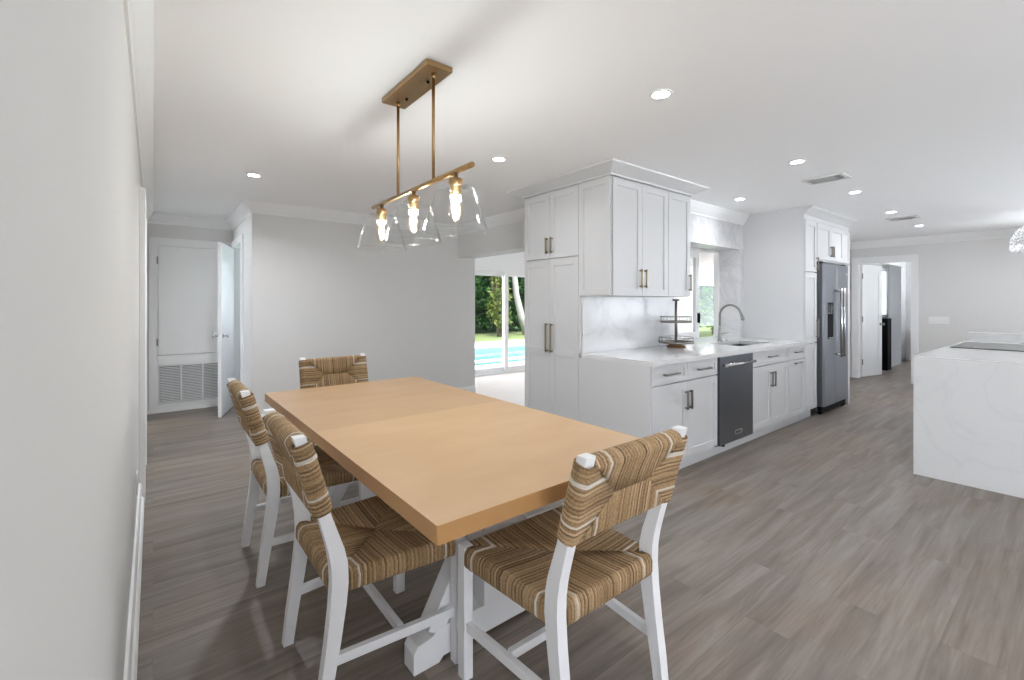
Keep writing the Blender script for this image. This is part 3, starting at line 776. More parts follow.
# ------------------------------------------------------------------ dining table
TX, TY, TR = 1.104, 2.170, R(.4)
tb = thing('dining_table', (0, 0, 0), 'long dining table with honey-tan top on white trestle legs', 'table')
def rrect(hx, hy, r, n=5):
    out = []
    for cx, cy, a0 in ((hx - r, hy - r, 0), (-hx + r, hy - r, 90), (-hx + r, -hy + r, 180), (hx - r, -hy + r, 270)):
        for k in range(n + 1):
            a = R(a0 + 90 * k / n); out.append((cx + r * math.cos(a), cy + r * math.sin(a)))
    return out
m = MB(); m.prism(rrect(.532, 1.118, .006), 'z', .708, .76, .0025)
m.bm.normal_update()
for fc in m.bm.faces:
    if abs(fc.normal.z) < .5: fc.material_index = 1
m.build('tabletop', [M['table'], mat('honey_edge_band', lin(186, 142, 90), .42, noise=(14, .06))], tb)
def trestle(y):
    m = MB(); t = .08
    # foot beam with stepped, chamfered ends and pads
    foot = [(-.375, 0), (-.375, .075), (-.36, .098), (-.30, .105), (-.275, .128), (.275, .128), (.30, .105), (.36, .098), (.375, .075), (.375, 0), (.27, 0), (.255, .022), (-.255, .022), (-.27, 0)]
    m.prism(foot, 'y', y - t / 2, y + t / 2, .003)
    f = m.build('foot_beam', M['chair_white'], tb)
    m = MB(); m.box(-.07, .07, y - .045, y + .045, .128, .62, .003); m.build('post', M['chair_white'], tb)
    for sg in (-1, 1):
        m = MB(); m.bar((sg * .285, y, .115), (sg * .055, y, .52), .07, .075, (0, 1, 0), .002)
        m.build('brace', M['chair_white'], tb)
    m = MB(); top = [(-.40, .708), (-.40, .665), (-.33, .62), (.33, .62), (.40, .665), (.40, .708)]
    m.prism(top, 'y', y - .045, y + .045, .003); m.build('bearer', M['chair_white'], tb)
YT = .63
for y in (-YT, YT): trestle(y)
m = MB(); m.box(-.035, .035, -YT, YT, .20, .29, .003); m.build('stretcher', M['chair_white'], tb)
for sg in (-1, 1):
    m = MB(); m.bar((0, sg * .13, .28), (0, sg * (YT - .04), .64), .06, .06, (1, 0, 0), .002); m.build('brace', M['chair_white'], tb)
m = MB(); m.box(-.45, .45, -1.02, -.99, .655, .707, .002); m.box(-.45, .45, .99, 1.02, .655, .707, .002)
m.box(-.45, -.425, -.99, .99, .655, .707, .002); m.box(.425, .45, -.99, .99, .655, .707, .002)
m.build('apron', M['chair_white'], tb)
tb.location = (TX, TY, 0); tb.rotation_euler = (0, 0, TR)

# ------------------------------------------------------------------ rush chairs
CW, CD = .487, .475
TAPER = .145
def splay(mb):
    for v in mb.bm.verts: v.co.x *= 1 + TAPER * max(0, (v.co.y + .19) / .425)
def tone(i, rnd): return .5 + (.13 if i % 2 else -.13) + rnd.gauss(0, .13)  # alternate strands darkened to paint in the dark gaps between cords
def chair():
    c = thing('dining_chair', (0, 0, 0), 'x', 'chair', 'rush-seat chairs around the dining table')
    e = .037
    for sg in (-1, 1):
        x0, x1 = sorted((sg * CW / 2, sg * (CW / 2 - e)))
        m = MB(); m.box(x0, x1, .235 - .042, .235, 0, .476, .002); bmesh.ops.translate(m.bm, verts=m.bm.verts[:], vec=(sg * CW / 2 * TAPER, 0, 0)); m.build('front_leg', M['chair_white'], c)
        # sabre rear leg: (z, back face y, depth)
        prof = [(0, -.288, .036), (.12, -.275, .040), (.25, -.257, .045), (.36, -.245, .050), (.44, -.240, .053), (.50, -.242, .052), (.55, -.250, .049), (.60, -.2625, .044), (.66, -.279, .040), (.930, -.3535, .036)]
        poly = [(p[1], p[0]) for p in prof] + [(p[1] + p[2], p[0]) for p in reversed(prof)]
        m = MB(); m.prism(poly, 'x', x0, x1, .002); m.build('rear_leg', M['chair_white'], c)
        xm = (x0 + x1) / 2
        m = MB(); m.bar((xm, -.235, .191), (xm + sg * CW / 2 * TAPER, .205, .191), .022, .032, (0, 0, 1), .002); m.build('side_stretcher', M['chair_white'], c)
    m = MB(); m.box(-CW / 2 + .018, CW / 2 - .018, -.011, .011, .176, .206, .002); m.build('cross_stretcher', M['chair_white'], c)
    # --- seat weave
    rnd = random.Random(3)
    T, zc, sp, r = .068, .4355, .0072, .0039
    def depthw(t): return T / 2 - .016 * min(1, max(0, (t - .02) / .19)) ** .8
    seat, cord = MB(), {(a, b): MB() for a in (0, 1) for b in (0, 1)}
    seat.box(-CW / 2 + .012, CW / 2 - .012, -.230, .226, zc - T / 2 + .008, zc + T / 2 - .022)  # core left at darkest tone to paint the cord gaps dark
    def strand(mb, edge, k, Lt, tone, rr, lift=0.0):
        path = []
        j = lambda s=.0009: rnd.uniform(-s, s)
        ts = [Lt, Lt * .66, Lt * .33, .022, .010]
        prof = [(t, depthw(t) + lift) for t in ts if t <= Lt + 1e-6] + [(.002, T / 2 - .009 + lift * .5), (-.001 - lift, T / 4), (-.001 - lift, -T / 4), (.003, -T / 2 + .006), (.014, -T / 2), (.06, -T / 2 + .003)]
        for t, w in prof:
            if edge == 'F': q = (k + j(), .235 - t, zc + w + j(.0006))
            elif edge == 'B': q = (k + j(), -.240 + t, zc + w + j(.0006))
            elif edge == 'L': q = (-CW / 2 + t, k + j(), zc + w + j(.0006))
            else: q = (CW / 2 - t, k + j(), zc + w + j(.0006))
            path.append(q)
        mb.tube(path, rr, 5, True, tone)
    y0, y1 = -.240, .235
    for edge in 'FBLR':
        lo, hi = (-CW / 2, CW / 2) if edge in 'FB' else (y0, y1)
        e0 = e + .003 if edge in 'FB' else .056
        e1 = e + .003 if edge in 'FB' else .045
        n = int((hi - lo - e0 - e1) / sp)
        for i in range(n + 1):
            k = lo + e0 + (hi - lo - e0 - e1) * i / n
            d = min(k - lo, hi - k)
            Lt = min(d, CD / 2 if edge in 'FB' else CW / 2)
            if edge in 'LR': Lt = min(Lt, CD / 2)
            white = abs(d - .082) < .0037
            if white:
                hi_side = int(k - lo > hi - k)
                key = (hi_side, int(edge == 'F')) if edge in 'FB' else (int(edge == 'R'), hi_side)
                strand(cord[key], edge, k, Lt + .002, .5, .0036, .0026)
            else: strand(seat, edge, k, Lt, tone(i, rnd), r)
    splay(seat); [splay(q) for q in cord.values()]
    seat.build('seat', M['rush'], c); [q.build('seat_cord', M['string'], c) for q in cord.values()]
    # --- back weave (wraps both posts)
    H, Tb = .246, .054
    p0 = Vector((0, -.230, .668)); up = Vector((0, -.322 + .018 + .238 - .0255, .917 - .56)).normalized()   # along the posts
    up = Vector((0, -.073, .257)).normalized(); nr = Vector((0, -up.z, up.y))                              # out of the back
    p0 = Vector((0, -.2632, .676))
    def PB(u, v, w): return p0 + Vector((u, 0, 0)) + up * v + nr * w
    back, bcord = MB(), {(a, b): MB() for a in (0, 1) for b in (0, 1)}
    def bst(mb, edge, k, Lt, tone, rr, lift=0.0):
        j = lambda s=.0009: rnd.uniform(-s, s)
        def wv(t): return Tb / 2 - .010 * min(1, max(0, (t - .02) / .08)) + lift
        h = Tb / 2
        ts = [t for t in (Lt, Lt * .55, .020, .008) if t <= Lt + 1e-6]
        front = [(t, wv(t)) for t in ts]
        edgep = [(-.003, h - .012 + lift), (-.006 - lift, 0), (-.003, -h + .012 - lift)]
        rear = [(t, -w) for t, w in reversed(front)]
        path = []
        for t, w in front + edgep + rear:
            if edge == 'T': q = PB(k + j(), H - t, w + j(.0006))
            elif edge == 'B': q = PB(k + j(), t, w + j(.0006))
            elif edge == 'L': q = PB(-CW / 2 + t, k + j(), w + j(.0006))
            else: q = PB(CW / 2 - t, k + j(), w + j(.0006))
            path.append(q)
        mb.tube(path, rr, 5, True, tone)
    back_core = [(-CW / 2 + .02, CW / 2 - .02)]
    cm = Matrix(((1, 0, 0, p0.x), (0, nr.y, up.y, p0.y), (0, nr.z, up.z, p0.z), (0, 0, 0, 1)))
    back.box(-CW / 2 + .006, CW / 2 - .006, -Tb / 2 + .014, Tb / 2 - .014, .004, H - .006, 0, cm)
    eb = .040
    for edge in 'TB':
        n = int((CW - 2 * eb) / sp)
        for i in range(n + 1):
            k = -CW / 2 + eb + (CW - 2 * eb) * i / n
            d = CW / 2 - abs(k) - eb
            Lt = max(.012, min(d + .002, H / 2))
            if abs(d - .056) < .0037: bst(bcord[int(k > 0), int(edge == 'T')], edge, k, Lt, .5, .0036, .0024)
            else: bst(back, edge, k, Lt, tone(i, rnd), r)
    for edge in 'LR':
        n = int(H / sp)
        for i in range(n + 1):
            k = .002 + (H - .010) * i / n
            d = min(k, H - k); Lt = eb + d
            if abs(d - .060) < .0037: bst(bcord[int(edge == 'R'), int(k > H / 2)], edge, k, Lt, .5, .0036, .0024)
            else: bst(back, edge, k, Lt, tone(i, rnd), r)
    back.build('backrest', M['rush'], c); [q.build('backrest_cord', M['string'], c) for q in bcord.values()]
    return c
ch = chair()
spots = [
    ((1.141, 1.172), 0, 'white rush-seat dining chair at the near end of the table, its back to the camera'),
    ((.686, 1.730), -90, 'white rush-seat dining chair on the left side of the table, nearer the camera'),
    ((.670, 2.660), -90, 'white rush-seat dining chair on the left side of the table, nearer the hallway'),
    ((1.100, 3.300), 180, 'white rush-seat dining chair at the far table end, only its woven back showing'),
]
for i, ((x, y), a, lab) in enumerate(spots):
    o = ch if i == 0 else copy_tree(ch)
    o.location = (x, y, 0); o.rotation_euler = (0, 0, R(a)); o['label'] = lab

# ------------------------------------------------------------------ pendant over the table
pd = thing('linear_pendant', (1.022, 2.08, CEIL), 'brass three-light linear pendant with clear glass shades over the table', 'pendant light')
PXC = 1.022
m = MB(); m.box(PXC - .066, PXC + .066, 1.822, 2.330, CEIL - .026, CEIL - .0005, .003); cp = m.build('canopy', M['brass'], pd)
for y in (1.965, 2.20):
    m = MB(); m.lathe([(0, 0), (.007, 0), (.007, -.008), (0, -.012)], (PXC + .015, y, CEIL - .026), 12); m.build('screw', M['dark'], cp)
BZ = 1.905
for y in (1.885, 2.272):
    m = MB(); m.cyl((PXC, y, CEIL - .024), (PXC, y, BZ), .0075, 14); m.cyl((PXC, y, CEIL - .05), (PXC, y, CEIL - .026), .011, 14); m.build('rod', M['brass'], pd)
m = MB(); m.cyl((PXC, 1.555, BZ), (PXC, 2.622, BZ), .0115, 20); m.build('cross_bar', M['brass'], pd)
for y in (1.685, 2.088, 2.492):
    m = MB(); m.lathe([(0, 0), (.010, 0), (.010, -.022), (.030, -.024), (.030, -.058), (.024, -.060), (.024, -.085), (0, -.085)], (PXC, y, BZ - .008), 24); so = m.build('socket', M['brass'], pd)
    m = MB()
    tz = BZ - .066
    m.lathe([(.026, 0), (.070, -.001), (.082, -.006), (.088, -.016), (.138, -.186), (.141, -.192), (.138, -.194), (.135, -.187), (.085, -.018), (.079, -.010), (.069, -.005), (.026, -.004)], (PXC, y, tz), 48, True)
    m.build('glass_shade', M['glass'], pd)
    bz = BZ - .093
    m = MB(); m.lathe([(0, 0), (.014, 0), (.015, -.018), (.024, -.045), (.031, -.075), (.029, -.098), (.018, -.118), (0, -.126)], (PXC, y, bz), 24); bu = m.build('bulb', M['bulbglass'], so)
    m = MB()
    for k in range(4):
        a = math.pi / 4 + k * math.pi / 2
        m.tube([(PXC + .004 * math.cos(a), y + .004 * math.sin(a), bz - .02), (PXC + .011 * math.cos(a), y + .011 * math.sin(a), bz - .06), (PXC + .005 * math.cos(a), y + .005 * math.sin(a), bz - .095)], .0011, 6)
    m.build('filament', M['filament'], bu)
    pl = bpy.data.lights.new('bulb_lamp', 'POINT'); pl.energy = 1.9; pl.color = (.87, .94, 1); pl.shadow_soft_size = .03
    po = bpy.data.objects.new('bulb_lamp', pl); COL.objects.link(po); po.parent = pd; po.location = Vector((PXC, y, bz - .06)) - pd.location

# ------------------------------------------------------------------ ceiling fittings
def area(name, loc, size, power, col=(1, .98, .96), parent=None, spread=R(150)):
    l = bpy.data.lights.new(name, 'AREA'); l.shape = 'DISK'; l.size = size; l.energy = power; l.color = col; l.spread = spread
    o = bpy.data.objects.new(name, l); COL.objects.link(o)
    if parent is not None:
        o.parent = parent; o.location = Vector(loc) - parent.location
    else: o.location = loc
    return o
DL = [((2.08, 1.382), 'round recessed ceiling light closest to the pendant, above the near base cabinets'),
      ((3.895, 1.392), 'round recessed ceiling light just left of the larger-looking ceiling vent'),
      ((4.83, 2.264), 'round recessed ceiling light above the kitchen sink'),
      ((5.412, 1.421), 'round recessed ceiling light between the near vent and the tall refrigerator cabinet'),
      ((6.94, 1.467), 'round recessed ceiling light in front of the refrigerator, beside the far vent'),
      ((8.458, 1.478), 'round recessed ceiling light farthest off, past the far vent toward the bedroom door'),
      ((2.056, 2.765), 'round recessed ceiling light between the pendant and the pantry'),
      ((.675, 4.403), 'round recessed ceiling light near the hallway corner')]
DLP = .9
for (x, y), lab in DL:
    t = thing('recessed_light', (x, y, CEIL), lab, 'ceiling light', 'recessed ceiling lights')
    m = MB(); m.lathe([(.042, -.002), (.044, -.006), (.058, -.005), (.061, -.0005), (.042, -.0005)], (x, y, CEIL), 32, True); m.build('trim_ring', M['white'], t)
    m = MB(); m.lathe([(0, -.0035), (.042, -.0035), (.042, -.001), (0, -.001)], (x, y, CEIL), 32); m.build('diffuser', M['led'], t)
    area('downlight_lamp', (x, y, CEIL - .012), .11, DLP * (4.5 if y > 4 else 1), parent=t)

def vent(x, y, lab):
    t = thing('ceiling_vent', (x, y, CEIL), lab, 'ceiling vent', 'ceiling air vents')
    hx, hy = .115, .155
    m = MB()
    m.box(x - hx, x - hx + .03, y - hy, y + hy, CEIL - .012, CEIL - .0005, .002); m.box(x + hx - .03, x + hx, y - hy, y + hy, CEIL - .012, CEIL - .0005, .002)
    m.box(x - hx + .03, x + hx - .03, y - hy, y - hy + .03, CEIL - .012, CEIL - .0005, .002); m.box(x - hx + .03, x + hx - .03, y + hy - .03, y + hy, CEIL - .012, CEIL - .0005, .002)
    m.build('frame', M['grille'], t)
    m = MB(); m.box(x - hx + .03, x + hx - .03, y - hy + .03, y + hy - .03, CEIL - .003, CEIL - .0008); m.build('backing', M['hole'], t)
    m = MB()
    for i in range(5):
        xx = x - hx + .045 + i * .036
        m.bar((xx, y - hy + .075, CEIL - .010), (xx, y + hy - .032, CEIL - .010), .026, .002, Vector((-.75, 0, 1)))
    for i in range(2):
        yy = y - hy + .042 + i * .022
        m.bar((x - hx + .032, yy, CEIL - .010), (x + hx - .032, yy, CEIL - .010), .018, .002, Vector((0, -.8, 1)))
    m.build('louvers', M['grille'], t)
vent(4.62, 1.42, 'white ceiling air vent nearer the camera, between two recessed lights')
vent(7.53, 1.47, 'white ceiling air vent farther off, above the passage by the refrigerator')

# chandelier at the frame edge
cx, cy = 8.40, .20
cn = thing('chandelier', (cx, cy, CEIL), 'crystal bead chandelier hanging beyond the island', 'chandelier')
m = MB(); m.lathe([(0, -.001), (.06, -.001), (.06, -.02), (.012, -.03), (.012, -.10), (0, -.10)], (cx, cy, CEIL), 24); m.build('canopy', M['chrome'], cn)
for z, r in ((-.12, .17), (-.25, .345), (-.36, .40)):
    m = MB(); m.tube([(cx + r * math.cos(2 * math.pi * k / 32), cy + r * math.sin(2 * math.pi * k / 32), CEIL + z) for k in range(33)], .006, 8); m.build('ring', M['chrome'], cn)
def bead(m, c, r, el=1.0):
    n = 6
    t = m.bm.verts.new((c[0], c[1], c[2] + r * el)); b = m.bm.verts.new((c[0], c[1], c[2] - r * el))
    ring = [m.bm.verts.new((c[0] + r * math.cos(2 * math.pi * k / n), c[1] + r * math.sin(2 * math.pi * k / n), c[2])) for k in range(n)]
    for k in range(n):
        m.bm.faces.new((ring[k], ring[(k + 1) % n], t)); m.bm.faces.new((ring[(k + 1) % n], ring[k], b))
for k in range(28):
    a = 2 * math.pi * k / 28; m = MB()
    for i in range(13):
        f = i / 12; r = .17 + (.40 - .17) * math.sin(f * math.pi / 2); z = CEIL - .12 - .24 * (1 - math.cos(f * math.pi / 2))
        bead(m, (cx + r * math.cos(a), cy + r * math.sin(a), z), .018)
    bead(m, (cx + .40 * math.cos(a), cy + .40 * math.sin(a), CEIL - .41), .022, 2.2)
    m.build('crystal_strand', M['crystal'], cn)
m = MB()
for k in range(10):
    a = 2 * math.pi * k / 10; bead(m, (cx + .2 * math.cos(a), cy + .2 * math.sin(a), CEIL - .44), .02, 1.8)
m.build('inner_drops', M['crystal'], cn)
m = MB()
m.lathe([(0, -.20), (.022, -.205), (.03, -.235), (.022, -.265), (0, -.27)], (cx, cy, CEIL), 16); m.build('bulb', M['led'], cn)
pl = bpy.data.lights.new('chandelier_lamp', 'POINT'); pl.energy = 1.5; pl.shadow_soft_size = .05
po = bpy.data.objects.new('chandelier_lamp', pl); COL.objects.link(po); po.parent = cn; po.location = (0, 0, -.31)

# ------------------------------------------------------------------ hall closet, plates
cl = thing('air_closet', (.37, HY, 0), 'white utility closet front at the hall end, a louvred return grille below its door', 'closet')
y1 = HY - .0005
m = MB(); m.box(-.04, .045, HY - .022, y1, .03, 2.137, .002); m.box(.725, .81, HY - .022, y1, .03, 2.137, .002)
m.box(.045, .725, HY - .022, y1, 2.04, 2.137, .002); m.box(.045, .725, HY - .022, y1, .578, .70, .002); m.box(.045, .725, HY - .022, y1, .03, .10, .002)
m.build('surround', M['white'], cl)
m = MB(); m.box(.050, .720, HY - .028, HY - .004, .705, 2.034, .002); dd = m.build('door', M['white'], cl)
m = MB(); m.box(.600, .685, HY - .034, HY - .026, .90, .965, .002); m.cyl((.655, HY - .034, .93), (.655, HY - .055, .93), .012, 14); m.build('latch', M['chrome'], dd)
for z in (.86, 1.86):
    m = MB(); m.box(.034, .05, HY - .034, HY - .02, z - .045, z + .045, .002); m.build('hinge', M['nickel'], dd)
m = MB(); m.box(.045, .725, HY - .012, HY - .004, .10, .578); gr = m.build('return_grille', M['hole'], cl)
m = MB()
for x in (.045, .268, .49, .706): m.box(x, x + .018, HY - .026, HY - .006, .10, .578, .001)
m.box(.045, .725, HY - .026, HY - .006, .10, .118, .001); m.box(.045, .725, HY - .026, HY - .006, .560, .578, .001)
m.build('grille_frame', M['grille'], gr)
m = MB()
for i in range(22):
    z = .130 + i * .0198
    m.bar((.060, HY - .016, z), (.712, HY - .016, z), .020, .0022, Vector((0, -1.0, 1)))
m.build('louvers', M['grille'], gr)
m = MB(); m.box(-.05, .82, HY - .03, y1, 0, .032, .003); m.build('base_strip', M['white'], cl)

def plate(name, x, y, z, w, h, axis, lab, cat, n):
    t = thing(name, (x, y, z), lab, cat)
    m = MB()
    if axis == '-x': m.box(x - .006, x - .0003, y - w / 2, y + w / 2, z - h / 2, z + h / 2, .002)
    else: m.box(x + .0003, x + .006, y - w / 2, y + w / 2, z - h / 2, z + h / 2, .002)
    m.build('plate', M['plate'], t)
    for i in range(n):
        yy = y - w / 2 + w * (i + .5) / n; s = -1 if axis == '-x' else 1
        m = MB(); m.box(x + s * .005, x + s * .009, yy - .016, yy + .016, z - .033, z + .033, .0015); m.build('rocker', M['plate'], t)
plate('light_switch', RX, 1.49, 1.06, .24, .115, '-x', 'wide white switch plate with four rockers on the wall past the island', 'light switch', 4)
plate('light_switch', LW, 5.25, 1.43, .08, .12, '+x', 'white switch plate at the hallway end of the left wall', 'light switch', 1)
plate('wall_outlet', LW, 3.35, .32, .075, .118, '+x', 'white outlet plate low on the left wall above the baseboard', 'outlet', 1)

# ------------------------------------------------------------------ bedroom glimpses
ct = thing('curtain', (12.6, 2.6, 0), 'pale grey floor-length curtain in the bedroom beyond the open door', 'curtain')
m = MB()
N = 80; rows = [0.02, 2.12]
vs = []
for z in rows:
    vs.append([m.bm.verts.new((11.85 + .90 * i / N, 2.55 + .035 * math.sin(i * .95), z)) for i in range(N + 1)])
for i in range(N):
    f = m.bm.faces.new((vs[0][i], vs[0][i + 1], vs[1][i + 1], vs[1][i])); f.smooth = True
bmesh.ops.solidify(m.bm, geom=m.bm.faces[:], thickness=.004)
m.build('cloth', M['curtain'], ct)
m = MB(); m.cyl((10.9, 2.58, 2.14), (13.2, 2.58, 2.14), .014, 14); m.build('rod', M['nickel'], ct)
fr = MB(); fr.box(10.95, 12.35, 2.640, 2.662, 1.05, 1.1, .002); fr.box(10.95, 12.35, 2.640, 2.662, 2.0, 2.06, .002); fr.box(10.95, 11.0, 2.640, 2.662, 1.1, 2.0, .002); fr.box(12.3, 12.35, 2.640, 2.662, 1.1, 2.0, .002)
root = bpy.data.objects.new('window_4', None); COL.objects.link(root); root.location = (12, 2.65, .95); root['kind'] = 'structure'; root['label'] = 'bright bedroom window behind the curtain'
fr.build('window_frame', M['white'], root)
g = MB(); g.box(11.0, 12.3, 2.650, 2.660, 1.1, 2.0); g.build('pane', emitter('bedroom_window_daylight', (.95, .98, 1, 1), .3), root)
m = MB(); m.box(11.40, 11.68, 2.46, 2.60, .0, 1.03, .01)  # dark upright strip, no particular object identified
strip_obj = thing('dark_strip', (11.54, 2.53, 0), 'dark upright narrow strip below the bedroom window beside the curtain', 'box')
m.build('body', M['dark'], strip_obj)
ds = thing('dresser', (13.4, 1.7, 0), 'grey dresser edge in the bedroom, half hidden by the door casing', 'dresser')
m = MB(); m.box(13.1, 13.86, 1.2, 2.12, .06, .74, .004); m.build('body', M['dresser'], ds)
m = MB(); m.box(13.08, 13.87, 1.18, 2.14, .74, .77, .003); m.build('top', M['dresser'], ds)
for x in (13.14, 13.82):
    for y in (1.24, 2.08):
        m = MB(); m.box(x - .02, x + .02, y - .02, y + .02, 0, .06); m.build('leg', M['dresser'], ds)

# ------------------------------------------------------------------ garden
m = MB(); m.box(3.0, 16.0, SY + .25, 8.0, -.14, -.03)
struct('ground_patio', m, M['deck'])
PY0, PY1 = 8.0, 11.6
m = MB(); m.box(-8, 14.99, 11.9, 13.2, -.14, -.03); struct('ground_terrace', m, M['deck'])
m = MB(); m.box(-20, 60, 13.2, 40, -.16, -.02); m.box(16.1, 60, 0.0, 13.2, -.16, -.02); m.box(14.95, 16.1, 8.0, 13.2, -.16, -.02); struct('ground_lawn', m, M['grass'])
pool = thing('swimming_pool', (8, 9.8, -.5), 'turquoise swimming pool with white coping outside the sliding doors', 'swimming pool')
m = MB(); m.box(-2, 14.6, PY0 + .25, PY1, -.55, -.16); m.build('water', M['water'], pool)
m = MB(); m.box(-2.3, 14.9, PY0, PY0 + .25, -.5, -.02, .01); m.box(-2.3, 14.9, PY1, PY1 + .30, -.5, -.02, .01); m.build('coping', M['coping'], pool)
m = MB(); m.box(-2.0, 14.6, PY1 - .02, PY1 - .001, -.16, -.06); m.build('waterline_tile', M['pooltile'], pool)
m = MB(); m.box(-2, 14.6, 9.55, 9.75, -.3, -.135, .01); m.build('step_ledge', M['coping'], pool)

def foliage(mb, c, rad, n, size, rnd, jitter=.35, low=-.4):
    c = Vector(c)
    for i in range(n):
        while True:
            v = Vector((rnd.uniform(-1, 1), rnd.uniform(-1, 1), rnd.uniform(-1, 1)))
            if .05 < v.length < 1: break
        v.normalize()
        if v.z < low: v.z = -v.z
        k = rnd.uniform(1 - jitter, 1.05)
        p = c + Vector((v.x * rad[0] * k, v.y * rad[1] * k, v.z * rad[2] * k))
        d = (v + Vector((rnd.uniform(-1, 1), rnd.uniform(-1, 1), rnd.uniform(-1.2, .4)))).normalized()
        nn = Vector((rnd.uniform(-1, 1), rnd.uniform(-1, 1), rnd.uniform(-.2, 1)))
        s = size * rnd.uniform(.6, 1.3)
        mb.leaf(p, d, nn, s, s * .5, rnd.random())
rnd = random.Random(11)
hg = thing('hedge', (11, 17, 0), 'tall dense green hedge behind the pool lawn', 'hedge')
m = MB()
for i in range(30):
    x = 9.4 + i * .22 + rnd.uniform(-.3, .3); z = rnd.uniform(.5, 3.6); s = rnd.uniform(.7, 1.15)
    foliage(m, (x, 16.8 + rnd.uniform(-.4, .6), z), (s, .8, s), 900, .22, rnd)
hl = m.build('leaves', M['leaf_dark'], hg, False); hl['kind'] = 'stuff'
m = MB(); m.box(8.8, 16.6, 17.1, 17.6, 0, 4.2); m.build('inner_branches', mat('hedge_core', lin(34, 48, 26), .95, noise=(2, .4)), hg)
ys = thing('shrub', (10.9, 14.6, 0), 'yellow-green weeping shrub in front of the hedge', 'shrub')
m = MB()
for k in range(200):
    a = rnd.uniform(0, 2 * math.pi); r0 = rnd.uniform(.02, .34); h = rnd.uniform(.5, 3.6)
    foliage(m, (10.90 + r0 * math.cos(a) * 1.0, 14.6 + r0 * math.sin(a), h), (.12, .12, .22), 9, .22, rnd, .9, -1)
m.build('leaves', M['leaf_yellow'], ys, False)['kind'] = 'stuff'
m = MB()
for k in range(7):
    a = k * .9; m.tube([(10.90 + .1 * math.cos(a), 14.6 + .1 * math.sin(a), 0), (10.90 + .3 * math.cos(a), 14.6 + .3 * math.sin(a), 2), (10.90 + .3 * math.cos(a), 14.6 + .3 * math.sin(a), 3.4)], [.018, .014, .008], 8)
m.build('stems', M['soil'], ys)
pm = thing('palm_tree', (12.6, 14.9, 0), 'leaning pale-trunked palm tree on the lawn by the hedge', 'palm')
m = MB()
tp = [(12.60, 14.9, -.05), (12.25, 14.9, .8), (11.98, 14.9, 1.7), (11.85, 14.9, 2.7), (11.8, 14.9, 3.8), (11.85, 14.9, 5.0)]
m.tube(tp, [.19, .15, .13, .12, .11, .10], 14); m.build('trunk', M['trunk'], pm)
for k in range(11):
    a = 2 * math.pi * k / 11; m = MB(); ax = []
    for i in range(10):
        f = i / 9; ax.append(Vector((11.85 + math.cos(a) * 2.0 * f, 14.9 + math.sin(a) * 2.0 * f, 5.0 + .9 * math.sin(f * 2.4) - .9 * f * f)))
    m.tube(ax, [.03 - .0025 * i for i in range(10)], 6)
    side = Vector((-math.sin(a), math.cos(a), 0))
    for i in range(1, 10):
        for q in range(3):
            p = ax[i - 1].lerp(ax[i], q / 3)
            for sg in (-1, 1):
                m.leaf(p, side * sg + Vector((math.cos(a) * .5, math.sin(a) * .5, -.45)), Vector((0, 0, 1)), .55 * (1.1 - abs(i - 4) * .1), .06, rnd.random())
    m.build('frond', M['leaf_mid'], pm, False)
# beyond the kitchen window
t1 = thing('tree', (24.8, 14.0, 0), 'dark leafy tree seen through the kitchen window above the bright bush', 'tree')
m = MB()
for i in range(20):
    foliage(m, (22.4 + rnd.uniform(0, 5.0), 13.7 + rnd.uniform(-.6, 1.4), rnd.uniform(1.7, 4.3)), (1.0, .9, .9), 420, .26, rnd)
m.build('crown', M['leaf_dark'], t1, False)['kind'] = 'stuff'
m = MB(); m.tube([(24.8, 14, -.1), (24.9, 14, 1.2), (24.7, 14, 3)], [.2, .16, .1], 12); m.build('trunk', M['soil'], t1)
t2 = thing('bush', (19.5, 10.2, 0), 'bright green bush low outside the kitchen window', 'bush')
m = MB()
for i in range(16):
    foliage(m, (17.2 + rnd.uniform(0, 4.2), 9.95 + rnd.uniform(-.3, .6), rnd.uniform(.35, 1.35)), (.65, .6, .6), 420, .22, rnd)
m.build('leaves', M['leaf_bush'], t2, False)['kind'] = 'stuff'
m = MB(); m.tube([(19.3, 10.2, -.1), (19.3, 10.2, .9)], [.08, .04], 8); m.build('stem', M['soil'], t2)

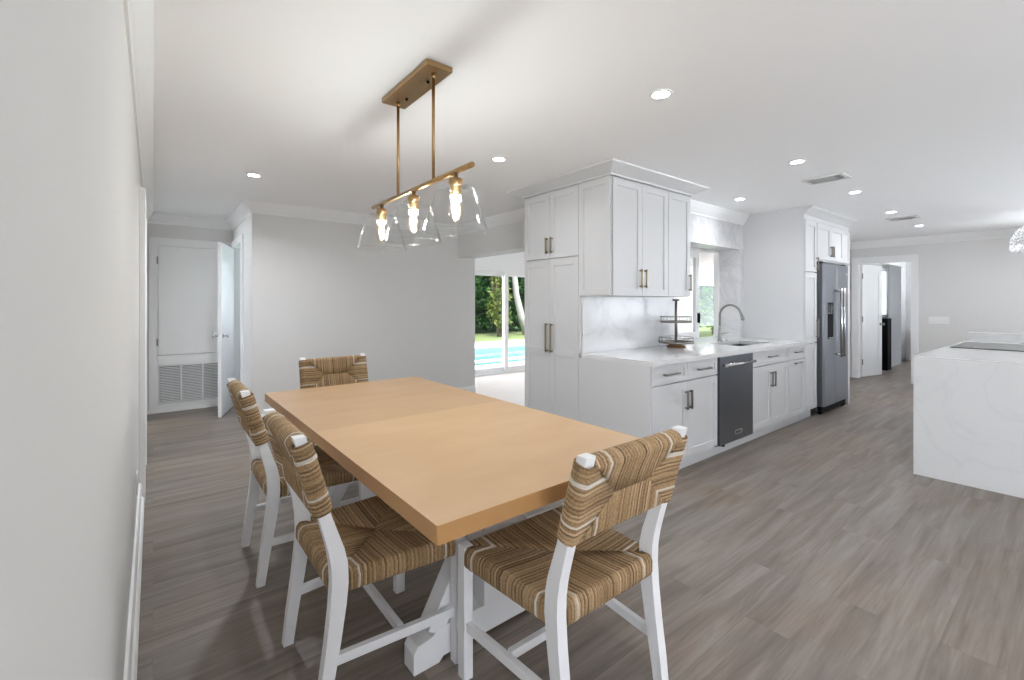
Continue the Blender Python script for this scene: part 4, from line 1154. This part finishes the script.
# ------------------------------------------------------------------ light
w = bpy.data.worlds.new('World'); SC.world = w; w.use_nodes = True
nt = w.node_tree; bg = nt.nodes['Background']
tc = nt.nodes.new('ShaderNodeTexCoord'); sx = nt.nodes.new('ShaderNodeSeparateXYZ'); nt.links.new(tc.outputs['Generated'], sx.inputs[0])
ma = nt.nodes.new('ShaderNodeMath'); ma.operation = 'MULTIPLY_ADD'; ma.inputs[1].default_value = .5; ma.inputs[2].default_value = .5; nt.links.new(sx.outputs['Z'], ma.inputs[0])
r = ramp(nt, [(0, (.98, .985, .97, 1)), (.41, (.98, .985, .97, 1)), (.46, (.5, .5, .495, 1)), (.515, (.30, .31, .325, 1)), (.75, (.25, .265, .285, 1)), (1, (.235, .26, .29, 1))])
nt.links.new(ma.outputs[0], r.inputs[0]); nt.links.new(r.outputs[0], bg.inputs['Color']); bg.inputs['Strength'].default_value = 5.0
sun = bpy.data.lights.new('sun', 'SUN'); sun.energy = 2.0; sun.angle = R(3); sun.color = (1, .96, .9)
so = bpy.data.objects.new('sun', sun); COL.objects.link(so)
so.rotation_euler = Vector((.35, .55, -1)).to_track_quat('-Z', 'Y').to_euler()

# ------------------------------------------------------------------ camera
cam = bpy.data.cameras.new('camera'); co = bpy.data.objects.new('camera', cam); COL.objects.link(co)
f = 455.0
alpha = math.atan2(f * f / 359.0, f)      # heading of the view axis from +x
cam.sensor_width = 36; cam.lens = f / 1024 * 36
cam.shift_y = -(340 - 303) / 1024.0
cam.clip_start = .02; cam.clip_end = 300
co.location = (0, 0, 1.34)
co.rotation_euler = (R(90), 0, alpha - R(90))
SC.camera = co

SC.view_settings.view_transform = 'Standard'; SC.view_settings.look = 'None'
SC.view_settings.gamma = 1; SC.view_settings.use_curve_mapping = False
SC.view_settings.exposure = 2.14
SC.view_settings.use_white_balance = True; SC.view_settings.white_balance_temperature = 6020; SC.view_settings.white_balance_tint = 10
SC.cycles.use_denoising = True
SC.cycles.max_bounces = 12; SC.cycles.diffuse_bounces = 6; SC.cycles.glossy_bounces = 4; SC.cycles.transparent_max_bounces = 24; SC.cycles.transmission_bounces = 8
SC.cycles.sample_clamp_indirect = 6
SC.cycles.caustics_reflective = False; SC.cycles.caustics_refractive = False
